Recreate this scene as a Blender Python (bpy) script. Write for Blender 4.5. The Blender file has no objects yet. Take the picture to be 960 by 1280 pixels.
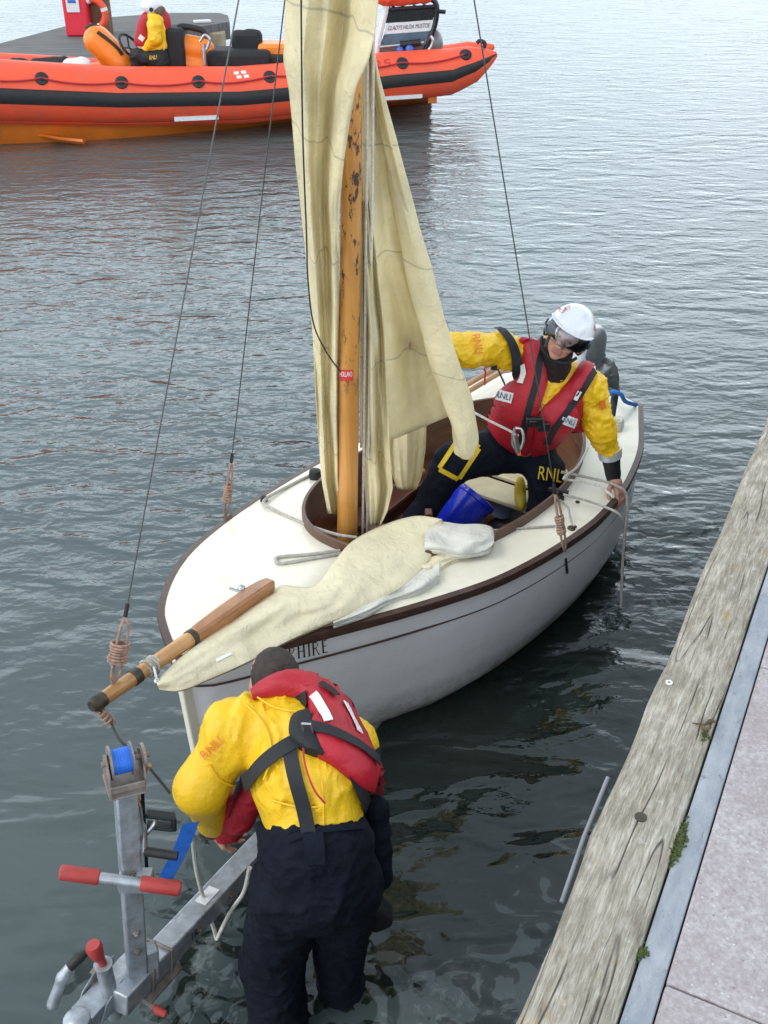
import bpy, bmesh, math, random
import numpy as np
from mathutils import Vector, Matrix, noise
from mathutils.bvhtree import BVHTree
random.seed(7); np.random.seed(7)
SC = bpy.context.scene
COL = SC.collection
# ------------------------------------------------------------------ camera, world, sun, exposure
F_PX = 1304.0; PITCH = math.radians(32); CAM_H = 3.5
cd = bpy.data.cameras.new("Camera"); cam = bpy.data.objects.new("Camera", cd); COL.objects.link(cam)
cam.location = (0, 0, CAM_H); cam.rotation_euler = (math.radians(90) - PITCH, 0, 0)
cd.sensor_fit = 'VERTICAL'; cd.sensor_height = 24; cd.lens = 24 * F_PX / 1280
cd.clip_start = 0.05; cd.clip_end = 1500
SC.camera = cam
SC.view_settings.view_transform = 'Standard'; SC.view_settings.look = 'None'
SC.view_settings.exposure = 0.98; SC.view_settings.gamma = 1.0
SC.render.engine = 'CYCLES'
SC.cycles.max_bounces = 7; SC.cycles.transparent_max_bounces = 12
SC.cycles.use_denoising = True
SUN_EL = math.radians(50); SUN_AZ = math.radians(-115)     # azimuth clockwise from +Y
wd = bpy.data.worlds.new("World"); SC.world = wd; wd.use_nodes = True
nt = wd.node_tree; nt.nodes.clear()
wo = nt.nodes.new('ShaderNodeOutputWorld'); bg = nt.nodes.new('ShaderNodeBackground')
sky = nt.nodes.new('ShaderNodeTexSky'); sky.sky_type = 'NISHITA'; sky.sun_disc = False
sky.sun_elevation = SUN_EL; sky.sun_rotation = SUN_AZ; sky.air_density = 1.0; sky.dust_density = 1.0
tc = nt.nodes.new('ShaderNodeTexCoord')
mp = nt.nodes.new('ShaderNodeMapping'); mp.inputs['Scale'].default_value = (1, 1, 2.6)
n1 = nt.nodes.new('ShaderNodeTexNoise'); n1.inputs['Scale'].default_value = 2.2; n1.inputs['Detail'].default_value = 6
n1.inputs['Roughness'].default_value = .6
cr = nt.nodes.new('ShaderNodeValToRGB')
cr.color_ramp.elements[0].position = .33; cr.color_ramp.elements[0].color = (7.8, 9.0, 9.6, 1)
cr.color_ramp.elements[1].position = .68; cr.color_ramp.elements[1].color = (14.5, 15.1, 15.2, 1)
mx = nt.nodes.new('ShaderNodeMix'); mx.data_type = 'RGBA'; mx.inputs[0].default_value = .84
nt.links.new(tc.outputs['Generated'], mp.inputs[0]); nt.links.new(mp.outputs[0], n1.inputs['Vector'])
nt.links.new(n1.outputs['Fac'], cr.inputs[0])
sz = nt.nodes.new('ShaderNodeSeparateXYZ'); nt.links.new(tc.outputs['Generated'], sz.inputs[0])
gr = nt.nodes.new('ShaderNodeValToRGB'); nt.links.new(sz.outputs[2], gr.inputs[0])      # overcast: brighter low down, thinner blue-grey cloud overhead
gr.color_ramp.elements[0].position = 0.0; gr.color_ramp.elements[0].color = (.70, .72, .74, 1)
gr.color_ramp.elements[1].position = .95; gr.color_ramp.elements[1].color = (.40, .43, .45, 1)
e = gr.color_ramp.elements.new(.16); e.color = (.86, .87, .88, 1)
e = gr.color_ramp.elements.new(.36); e.color = (1.22, 1.22, 1.22, 1)
e = gr.color_ramp.elements.new(.58); e.color = (.47, .50, .525, 1)
mg_ = nt.nodes.new('ShaderNodeMix'); mg_.data_type = 'RGBA'; mg_.blend_type = 'MULTIPLY'; mg_.inputs[0].default_value = 1
nt.links.new(cr.outputs[0], mg_.inputs[6]); nt.links.new(gr.outputs[0], mg_.inputs[7])
nt.links.new(sky.outputs[0], mx.inputs[6]); nt.links.new(mg_.outputs[2], mx.inputs[7])
nt.links.new(mx.outputs[2], bg.inputs[0]); bg.inputs[1].default_value = .095
nt.links.new(bg.outputs[0], wo.inputs[0])
sd = bpy.data.lights.new("sun", 'SUN'); sd.energy = 0.65; sd.angle = math.radians(22); sd.color = (1.0, .96, .9)
so = bpy.data.objects.new("sun", sd); COL.objects.link(so)
_sd = Vector((math.sin(SUN_AZ) * math.cos(SUN_EL), math.cos(SUN_AZ) * math.cos(SUN_EL), math.sin(SUN_EL)))
so.rotation_euler = _sd.to_track_quat('Z', 'Y').to_euler(); so.location = (0, 0, 30)

# ------------------------------------------------------------------ picture <-> world helpers
_C = np.array([0, 0, CAM_H]); _F = np.array([0, math.cos(PITCH), -math.sin(PITCH)])
_U = np.array([0, math.sin(PITCH), math.cos(PITCH)]); _R = np.array([1., 0, 0])
def ray(px, py): return _F + (px - 480) / F_PX * _R - (py - 640) / F_PX * _U
def W(px, py, z):
    d = ray(px, py); return Vector(_C + d * (z - CAM_H) / d[2])
def A(px, py, Y):
    d = ray(px, py); return Vector(_C + d * Y / d[1])
def V(*a): return Vector(a)
def lerp(a, b, t): return a + (b - a) * t
def interp(x, xs, ys): return float(np.interp(x, xs, ys))
def catmull(pts, n=8):
    pts = [Vector(p) for p in pts]
    if len(pts) < 3: return pts
    out = []
    for i in range(len(pts) - 1):
        p0 = pts[max(i - 1, 0)]; p1 = pts[i]; p2 = pts[i + 1]; p3 = pts[min(i + 2, len(pts) - 1)]
        for k in range(n):
            t = k / n
            out.append(.5 * ((2 * p1) + (p2 - p0) * t + (2 * p0 - 5 * p1 + 4 * p2 - p3) * t * t + (3 * p1 - p0 - 3 * p2 + p3) * t ** 3))
    out.append(pts[-1]); return out
def cat2(pts, n=8): return [(p.x, p.y) for p in catmull([(a, b, 0) for a, b in pts], n)]
def resamp(pts, n):
    pts = [Vector(p) if len(p) == 3 else Vector((p[0], p[1], 0)) for p in pts]
    d = [0]
    for a, b in zip(pts, pts[1:]): d.append(d[-1] + (b - a).length)
    xs = np.linspace(0, d[-1], n)
    return [Vector([float(np.interp(x, d, [p[k] for p in pts])) for k in range(3)]) for x in xs]

# ------------------------------------------------------------------ materials
MATS = {}
def _bsdf(name):
    m = bpy.data.materials.new(name); m.use_nodes = True
    MATS[name] = m
    return m, m.node_tree, m.node_tree.nodes['Principled BSDF']
def N(nt, t, **kw):
    n = nt.nodes.new(t)
    for k, v in kw.items():
        if k in n.inputs: n.inputs[k].default_value = v
        else: setattr(n, k, v)
    return n
def ramp(nt, fac, stops):
    r = nt.nodes.new('ShaderNodeValToRGB'); e = r.color_ramp.elements
    while len(e) < len(stops): e.new(.5)
    for i, (p, c) in enumerate(stops):
        e[i].position = p; e[i].color = (*c, 1) if len(c) == 3 else c
    nt.links.new(fac, r.inputs[0]); return r.outputs[0]
def mixc(nt, fac, a, b, mode='MIX'):
    m = nt.nodes.new('ShaderNodeMix'); m.data_type = 'RGBA'; m.blend_type = mode
    for s, v in ((0, fac), (6, a), (7, b)):
        if isinstance(v, (int, float)): m.inputs[s].default_value = v
        elif isinstance(v, tuple): m.inputs[s].default_value = (*v, 1)
        else: nt.links.new(v, m.inputs[s])
    return m.outputs[2]
def coords(nt, scale=(1, 1, 1), rot=(0, 0, 0)):
    g = nt.nodes.new('ShaderNodeNewGeometry'); mp = nt.nodes.new('ShaderNodeMapping')
    mp.inputs['Scale'].default_value = scale; mp.inputs['Rotation'].default_value = rot
    mp.vector_type = 'TEXTURE' if False else 'POINT'
    nt.links.new(g.outputs['Position'], mp.inputs[0]); return mp.outputs[0]
def noise_n(nt, vec, scale, detail=5, rough=.55, dist=0):
    n = N(nt, 'ShaderNodeTexNoise', Scale=scale, Detail=detail, Roughness=rough, Distortion=dist)
    nt.links.new(vec, n.inputs['Vector']); return n.outputs['Fac']
def bump(nt, b, h, dist, strength=1.0, prev=None):
    n = nt.nodes.new('ShaderNodeBump'); n.inputs['Distance'].default_value = dist; n.inputs['Strength'].default_value = strength
    nt.links.new(h, n.inputs['Height'])
    if prev: nt.links.new(prev, n.inputs['Normal'])
    if b is not None: nt.links.new(n.outputs[0], b.inputs['Normal'])
    return n.outputs[0]
def mat(name, c, rough=.5, metal=0., var=.12, vs=14., bs=60., bd=.0006, coat=0., spec=.5, dirt=None, ds=6., stretch=(1, 1, 1), c2=None):
    m, t, b = _bsdf(name)
    v = coords(t, stretch)
    f = noise_n(t, v, vs)
    lo = tuple(x * (1 - var) for x in c); hi = tuple(min(1, x * (1 + var)) for x in (c2 or c))
    col = ramp(t, f, [(.3, lo), (.7, hi)])
    if dirt:
        f2 = noise_n(t, v, ds, 8, .68)
        col = mixc(t, ramp(t, f2, [(.52, (0, 0, 0)), (.72, (.85, .85, .85))]), col, dirt)
    t.links.new(col, b.inputs['Base Color'])
    rr = noise_n(t, v, vs * 2.3)
    mr = N(t, 'ShaderNodeMapRange'); mr.inputs['To Min'].default_value = max(.02, rough - .1); mr.inputs['To Max'].default_value = min(1, rough + .12)
    t.links.new(rr, mr.inputs['Value']); t.links.new(mr.outputs[0], b.inputs['Roughness'])
    b.inputs['Metallic'].default_value = metal; b.inputs['Coat Weight'].default_value = coat
    b.inputs['Specular IOR Level'].default_value = spec
    if bd: bump(t, b, noise_n(t, v, bs, 4), bd)
    return m
def wood(name, c1, c2, stretch, rough=.35, coat=.3, scale=5., marks=None, rot=(0, 0, 0)):
    m, t, b = _bsdf(name)
    v = coords(t, stretch, rot)
    f = noise_n(t, v, scale, 7, .6, .6)
    col = ramp(t, f, [(.25, c1), (.5, tuple(lerp(a, q, .5) for a, q in zip(c1, c2))), (.75, c2)])
    big = noise_n(t, coords(t), 2.5, 3)
    col = mixc(t, ramp(t, big, [(.4, (0, 0, 0)), (.7, (.5, .5, .5))]), col, tuple(x * .6 for x in c1))
    if marks:
        f2 = noise_n(t, coords(t, (1, 1, .4)), 24, 6, .7)
        g = N(t, 'ShaderNodeNewGeometry'); sx = N(t, 'ShaderNodeSeparateXYZ'); t.links.new(g.outputs['Position'], sx.inputs[0])
        zr = ramp(t, N_map(t, sx.outputs[2], 1.4, 2.9), [(0, (0, 0, 0)), (.15, (1, 1, 1)), (.85, (1, 1, 1)), (1, (0, 0, 0))])
        k = ramp(t, f2, [(.555, (0, 0, 0)), (.60, (1, 1, 1))])
        col = mixc(t, mixc(t, 1.0, k, zr, 'MULTIPLY'), col, marks)
    t.links.new(col, b.inputs['Base Color']); b.inputs['Roughness'].default_value = rough
    b.inputs['Coat Weight'].default_value = coat; b.inputs['Coat Roughness'].default_value = .25
    bump(t, b, f, .0012); return m
def N_map(t, sock, a, b_):
    mr = N(t, 'ShaderNodeMapRange'); mr.inputs['From Min'].default_value = a; mr.inputs['From Max'].default_value = b_
    t.links.new(sock, mr.inputs['Value']); return mr.outputs[0]
def math_n(t, op, a, b_=None):
    n = t.nodes.new('ShaderNodeMath'); n.operation = op
    for i, x in enumerate((a, b_)):
        if x is None: continue
        if isinstance(x, (int, float)): n.inputs[i].default_value = x
        else: t.links.new(x, n.inputs[i])
    return n.outputs[0]

# --- water
def make_water():
    m = bpy.data.materials.new('harbour_water'); m.use_nodes = True; t = m.node_tree; t.nodes.clear()
    out = N(t, 'ShaderNodeOutputMaterial')
    g = N(t, 'ShaderNodeNewGeometry'); sx = N(t, 'ShaderNodeSeparateXYZ'); t.links.new(g.outputs['Position'], sx.inputs[0])
    def mp(sc, rz):
        return coords(t, sc, (0, 0, math.radians(rz)))
    # warp
    wn = N(t, 'ShaderNodeTexNoise', Scale=1.3, Detail=2); t.links.new(g.outputs['Position'], wn.inputs['Vector'])
    wa = noise_n(t, mp((.9, 1.9, 1), 5), 1.5, 2, .45, .8)
    wb = noise_n(t, mp((1.0, 1.9, 1), -12), 3.2, 2, .5, .6)
    wc = noise_n(t, mp((1.1, 1.8, 1), 16), 8.0, 3, .5, .4)
    fin = ramp(t, N_map(t, sx.outputs[1], 2.6, 6.0), [(0, (.12, .12, .12)), (1, (1, 1, 1))])
    # choppiness: sheltered, flatter water close to the quay and the slip
    cal = ramp(t, N_map(t, sx.outputs[1], 2.2, 8.0), [(0, (.50, .50, .50)), (.3, (.95, .95, .95)), (.6, (.9, .9, .9)), (1, (.66, .66, .66))])
    patch = ramp(t, noise_n(t, coords(t, (.5, 1, 1)), .55, 3), [(.3, (.72, .72, .72)), (.7, (1.15, 1.15, 1.15))])
    cm = mixc(t, 1.0, cal, patch, 'MULTIPLY')
    h = math_n(t, 'ADD', math_n(t, 'MULTIPLY', wa, 1.0), math_n(t, 'ADD', math_n(t, 'MULTIPLY', math_n(t, 'MULTIPLY', wb, .50), fin), math_n(t, 'MULTIPLY', math_n(t, 'MULTIPLY', wc, .26), fin)))
    for cx, cy, am in ((-.15, 2.22, .10), (-.40, 2.08, .12), (-.66, 2.45, .05)):
        dn = N(t, 'ShaderNodeVectorMath'); dn.operation = 'DISTANCE'; t.links.new(g.outputs['Position'], dn.inputs[0]); dn.inputs[1].default_value = (cx, cy, 0)
        wob = math_n(t, 'ADD', dn.outputs['Value'], math_n(t, 'MULTIPLY', wb, .03))
        ring = math_n(t, 'MULTIPLY', math_n(t, 'SINE', math_n(t, 'MULTIPLY', wob, 62)), math_n(t, 'POWER', 2.718, math_n(t, 'MULTIPLY', dn.outputs['Value'], -4.5)))
        h = math_n(t, 'ADD', h, math_n(t, 'MULTIPLY', ring, am))
    bp = N(t, 'ShaderNodeBump'); bp.inputs['Distance'].default_value = .078
    t.links.new(h, bp.inputs['Height']); t.links.new(cm, bp.inputs['Strength'])
    gl = N(t, 'ShaderNodeBsdfGlossy'); gl.inputs['Roughness'].default_value = .035; gl.inputs['Color'].default_value = (.93, .96, 1, 1)
    t.links.new(bp.outputs[0], gl.inputs['Normal'])
    di = N(t, 'ShaderNodeBsdfDiffuse')
    bodyn = noise_n(t, coords(t), .8, 3)
    body = ramp(t, bodyn, [(.3, (.080, .108, .112)), (.7, (.104, .130, .130))])
    # shade painted into body colour between boat and quay, pale gaps as sky reflections
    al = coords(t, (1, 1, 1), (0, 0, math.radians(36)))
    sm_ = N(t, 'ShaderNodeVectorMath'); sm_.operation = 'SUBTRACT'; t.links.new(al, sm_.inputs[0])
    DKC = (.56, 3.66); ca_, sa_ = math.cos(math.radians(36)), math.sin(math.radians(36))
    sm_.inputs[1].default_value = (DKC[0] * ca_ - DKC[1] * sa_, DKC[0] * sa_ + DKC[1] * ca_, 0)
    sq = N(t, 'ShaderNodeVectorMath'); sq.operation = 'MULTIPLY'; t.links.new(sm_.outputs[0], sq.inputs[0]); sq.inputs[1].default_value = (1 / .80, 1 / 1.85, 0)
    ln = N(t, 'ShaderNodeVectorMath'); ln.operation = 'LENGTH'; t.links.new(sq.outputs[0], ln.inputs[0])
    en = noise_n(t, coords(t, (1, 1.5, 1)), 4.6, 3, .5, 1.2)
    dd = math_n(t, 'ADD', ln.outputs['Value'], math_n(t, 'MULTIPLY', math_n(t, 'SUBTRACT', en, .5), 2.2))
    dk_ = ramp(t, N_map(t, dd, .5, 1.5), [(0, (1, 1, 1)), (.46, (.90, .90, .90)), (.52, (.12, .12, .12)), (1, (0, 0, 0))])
    far = ramp(t, N_map(t, sx.outputs[1], 2.5, 9.0), [(0, (0, 0, 0)), (1, (1, 1, 1))])
    body = mixc(t, far, body, (.140, .180, .186))  # body paler with distance: sky reflection put into the colour
    # thin foam trails stirred up round the trailer and the legs
    fo = noise_n(t, coords(t, (1, 1, 1), (0, 0, .6)), 9.0, 8, .72, 1.6)
    d1 = N(t, 'ShaderNodeVectorMath'); d1.operation = 'DISTANCE'; t.links.new(g.outputs['Position'], d1.inputs[0]); d1.inputs[1].default_value = (-.72, 2.35, 0)
    d2 = N(t, 'ShaderNodeVectorMath'); d2.operation = 'DISTANCE'; t.links.new(g.outputs['Position'], d2.inputs[0]); d2.inputs[1].default_value = (.15, 2.2, 0)
    near = math_n(t, 'MINIMUM', d1.outputs['Value'], d2.outputs['Value'])
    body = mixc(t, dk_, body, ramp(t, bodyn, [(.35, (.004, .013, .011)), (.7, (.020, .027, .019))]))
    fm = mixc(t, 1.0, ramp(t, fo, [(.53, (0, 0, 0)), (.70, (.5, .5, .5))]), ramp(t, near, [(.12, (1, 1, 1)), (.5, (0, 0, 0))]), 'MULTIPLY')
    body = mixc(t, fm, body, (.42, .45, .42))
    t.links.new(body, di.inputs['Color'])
    tr = N(t, 'ShaderNodeBsdfTransparent'); tr.inputs['Color'].default_value = (.40, .50, .44, 1)
    mb = N(t, 'ShaderNodeMixShader'); mb.inputs[0].default_value = .30
    t.links.new(di.outputs[0], mb.inputs[1]); t.links.new(tr.outputs[0], mb.inputs[2])
    fr = N(t, 'ShaderNodeFresnel'); fr.inputs['IOR'].default_value = 1.52; t.links.new(bp.outputs[0], fr.inputs['Normal'])
    ms = N(t, 'ShaderNodeMixShader'); t.links.new(fr.outputs[0], ms.inputs[0])
    t.links.new(mb.outputs[0], ms.inputs[1]); t.links.new(gl.outputs[0], ms.inputs[2]); t.links.new(ms.outputs[0], out.inputs[0])
    MATS['water'] = m
make_water()

def make_cloth(name, c, trans=.25, stain=(.30, .24, .12), seam=True):
    m = bpy.data.materials.new(name); m.use_nodes = True; t = m.node_tree; t.nodes.clear()
    out = N(t, 'ShaderNodeOutputMaterial'); b = N(t, 'ShaderNodeBsdfPrincipled'); tl = N(t, 'ShaderNodeBsdfTranslucent')
    v = coords(t)
    col = ramp(t, noise_n(t, v, 3.2, 5, .6), [(.3, tuple(x * .82 for x in c)), (.7, tuple(min(1, x * 1.06) for x in c))])
    col = mixc(t, ramp(t, noise_n(t, v, 7, 8, .7), [(.63, (0, 0, 0)), (.80, (.28, .28, .28))]), col, stain)
    if seam:
        sx = N(t, 'ShaderNodeSeparateXYZ'); t.links.new(v, sx.inputs[0])
        zz = math_n(t, 'ADD', sx.outputs[2], math_n(t, 'MULTIPLY', noise_n(t, v, 2.5, 2), .16))
        zz = math_n(t, 'ADD', zz, math_n(t, 'MULTIPLY', sx.outputs[0], .25))
        s = math_n(t, 'FRACT', math_n(t, 'DIVIDE', zz, .47))
        s = math_n(t, 'ABSOLUTE', math_n(t, 'SUBTRACT', s, .5))
        k = ramp(t, s, [(.006, (.4, .4, .4)), (.011, (0, 0, 0))])
        col = mixc(t, k, col, (.28, .26, .18))
    t.links.new(col, b.inputs['Base Color']); t.links.new(col, tl.inputs['Color']); b.inputs['Roughness'].default_value = .6
    h = noise_n(t, v, 16, 6, .6, .8)
    nn = bump(t, b, h, .014); t.links.new(nn, tl.inputs['Normal'])
    ms = N(t, 'ShaderNodeMixShader'); ms.inputs[0].default_value = trans
    t.links.new(b.outputs[0], ms.inputs[1]); t.links.new(tl.outputs[0], ms.inputs[2]); t.links.new(ms.outputs[0], out.inputs[0])
    MATS[name] = m
make_cloth('sail_cloth', (.90, .81, .55), .32)
make_cloth('jib_cloth', (.84, .76, .54), .10, seam=False)
make_cloth('jib_grey', (.76, .74, .68), .08, seam=False)

def make_garment(name, c, rough=.5, bd=.004, var=.1, dirt=None, sheen=0):
    m, t, b = _bsdf(name); v = coords(t)
    col = ramp(t, noise_n(t, v, 9, 5), [(.3, tuple(x * (1 - var) for x in c)), (.7, tuple(min(1, x * (1 + var)) for x in c))])
    if dirt: col = mixc(t, ramp(t, noise_n(t, v, 14, 8, .7), [(.58, (0, 0, 0)), (.76, (.5, .5, .5))]), col, dirt)
    t.links.new(col, b.inputs['Base Color']); b.inputs['Roughness'].default_value = rough
    h1 = noise_n(t, v, 8, 4, .5, .5); r1 = math_n(t, 'ABSOLUTE', math_n(t, 'SUBTRACT', h1, .5))
    p = bump(t, None, r1, bd * 2.4)
    p = bump(t, None, math_n(t, 'ABSOLUTE', math_n(t, 'SUBTRACT', noise_n(t, v, 19, 5, .55, .4), .5)), bd * 1.1, 1, p)
    bump(t, b, noise_n(t, v, 320, 2), .0004, 1, p); return m
make_garment('yellow_jacket', (.82, .50, .010), .45, .006, .08, (.55, .32, .02))
make_garment('navy_fabric', (.0035, .006, .014), .8, .006, .25); MATS['navy_fabric'].node_tree.nodes['Principled BSDF'].inputs['Specular IOR Level'].default_value = .22
make_garment('black_fabric', (.010, .011, .014), .7, .003, .25)
make_garment('red_fabric', (.40, .008, .022), .55, .005, .15, (.2, .01, .02))
make_garment('neoprene', (.012, .012, .014), .6, .002)

mat('skin', (.52, .27, .20), .5, var=.14, vs=30, bs=180, bd=.0006)
mat('lips', (.40, .15, .13), .45, var=.1)
mat('hood_brown', (.13, .07, .05), .8, var=.3)
mat('hair', (.035, .024, .020), .7, var=.5, vs=60, bs=260, bd=.003)
mat('eye_white', (.20, .15, .13), .25, bd=0)
mat('helmet_white', (.74, .75, .80), .18, var=.05, coat=.6, bd=0, dirt=(.45, .45, .5), ds=9)
mat('label_white', (.72, .72, .74), .5, var=.06, vs=40, dirt=(.5, .5, .52), ds=30)
mat('reflective_tape', (.62, .66, .74), .3, metal=.35, var=.1)
mat('label_navy', (.012, .02, .10), .5, bd=0)
mat('label_red', (.50, .03, .03), .5, bd=0)
mat('mark_orange', (.72, .16, .02), .6, bd=0)
mat('yellow_patch', (.70, .48, .02), .6, var=.15, dirt=(.35, .22, .03), ds=20)
mat('deck_paint', (.81, .765, .64), .34, var=.03, vs=5, bs=30, bd=.0008, coat=.2, dirt=(.66, .62, .50), ds=3.5)
mat('strake_wood', (.060, .030, .022), .45, var=.35, stretch=(1, 1, 3), vs=20, coat=.15)
wood('mahogany', (.085, .024, .010), (.20, .065, .028), (1, 1, 6), .4, .25, 6)
wood('coaming_wood', (.075, .035, .022), (.17, .085, .055), (1, 1, 7), .5, .1, 6)
wood('spruce', (.47, .185, .035), (.74, .37, .09), (6, 6, .35), .33, .45, 4, marks=(.05, .02, .01))
wood('spar_wood', (.36, .16, .045), (.60, .33, .12), (2, 1, 6), .35, .4, 7)
wood('spar_varnish', (.26, .095, .03), (.44, .20, .075), (2, 1, 6), .35, .4, 7)
wood('floor_wood', (.10, .04, .02), (.24, .11, .06), (5, 1.2, 1), .55, 0, 5)
mat('thwart_cream', (.62, .54, .36), .4, var=.08)
mat('floor_grey', (.17, .17, .16), .6, var=.15, dirt=(.09, .08, .06))
mat('rope_grey', (.42, .40, .36), .8, var=.25, vs=60, bs=220, bd=.003)
mat('rope_white', (.62, .60, .55), .8, var=.2, vs=60, bs=220, bd=.003)
mat('rope_brown', (.34, .21, .16), .85, var=.35, vs=50, bs=220, bd=.003)
mat('wire', (.10, .10, .10), .4, metal=.7, bd=0)
mat('red_cord', (.42, .02, .03), .7)
mat('blue_rope', (.02, .16, .55), .7, var=.3, vs=60)
mat('blue_strap', (.02, .15, .62), .6, var=.2, vs=30, bs=200, bd=.001)
mat('blue_plastic', (.010, .030, .62), .28, var=.12, vs=8, coat=.2, dirt=(.06, .12, .75), ds=10)
mat('clear_plastic', (.20, .26, .42), .25, var=.1)
mat('galvanised', (.40, .43, .47), .42, metal=.55, var=.25, vs=22, dirt=(.22, .20, .18), ds=9)
mat('galvanised_rust', (.25, .21, .19), .6, metal=.35, var=.4, vs=16, dirt=(.20, .09, .045), ds=11)
mat('steel', (.5, .5, .52), .28, metal=.9, var=.1)
mat('bronze_dark', (.065, .055, .04), .5, metal=.5, var=.4, vs=30)
mat('black_rubber', (.012, .012, .013), .55, var=.3, vs=20)
mat('black_gloss', (.012, .013, .016), .22, var=.2)
mat('red_grip', (.42, .045, .04), .5, var=.15, dirt=(.22, .05, .05), ds=20)
mat('red_box', (.72, .025, .05), .4, var=.06)
mat('rib_orange', (.80, .088, .035), .5, var=.07, vs=4, bs=20, bd=.002, dirt=(.62, .10, .05), ds=3)
mat('rib_hull', (.66, .17, .02), .35, var=.10, vs=3, dirt=(.42, .12, .03), ds=2.5)
mat('rib_console', (.86, .22, .015), .35, var=.06)
mat('engine_silver', (.58, .62, .70), .25, metal=.3, var=.05, bd=0)
mat('engine_grey', (.13, .14, .15), .3, var=.15, coat=.3)
mat('screen_panel', (.10, .14, .19), .12, var=.2)
mat('lamp_blue', (.05, .12, .45), .4)
mat('label_green', (.10, .38, .22), .5)
mat('dark_ground', (.030, .032, .026), .9, var=.3, vs=3)
mat('quay_wall_stone', (.035, .036, .032), .9, var=.45, vs=5, bs=14, bd=.012)
mat('moss', (.055, .075, .018), .95, var=.5, vs=60)
mat('leaf_brown', (.09, .06, .035), .8, var=.4)
mat('pipe_grey', (.24, .25, .28), .45, var=.15)
mat('float_block', (.72, .82, .80), .7, var=.2)
mat('pile_wood_pale', (.33, .27, .18), .8, var=.25, stretch=(1, 1, .2), vs=14)
mat('pile_wood', (.16, .10, .06), .85, var=.4, stretch=(1, 1, .2), vs=14)

def hull_mat():
    m, t, b = _bsdf('hull_paint'); v = coords(t)
    g = N(t, 'ShaderNodeSeparateXYZ'); t.links.new(v, g.inputs[0])
    base = ramp(t, noise_n(t, v, 3), [(.3, (.70, .69, .72)), (.7, (.77, .76, .79))])
    base = mixc(t, ramp(t, noise_n(t, coords(t, (1, 1, 3.5)), 8, 8, .72), [(.56, (0, 0, 0)), (.72, (.45, .45, .45))]), base, (.50, .48, .46))
    zz = math_n(t, 'ADD', g.outputs[2], math_n(t, 'MULTIPLY', noise_n(t, coords(t, (1, 1, .5)), 7, 6, .65), .22))
    k = ramp(t, N_map(t, zz, .10, .34), [(0, (1, 1, 1)), (.40, (.75, .75, .75)), (1, (0, 0, 0))])
    k2 = ramp(t, noise_n(t, v, 26, 6, .7), [(.4, (.4, .4, .4)), (.65, (1, 1, 1))])
    col = mixc(t, mixc(t, 1, k, k2, 'MULTIPLY'), base, (.27, .23, .16))
    t.links.new(col, b.inputs['Base Color']); b.inputs['Roughness'].default_value = .3; b.inputs['Coat Weight'].default_value = .25
    bump(t, b, noise_n(t, v, 9, 4), .004)
hull_mat()

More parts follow.
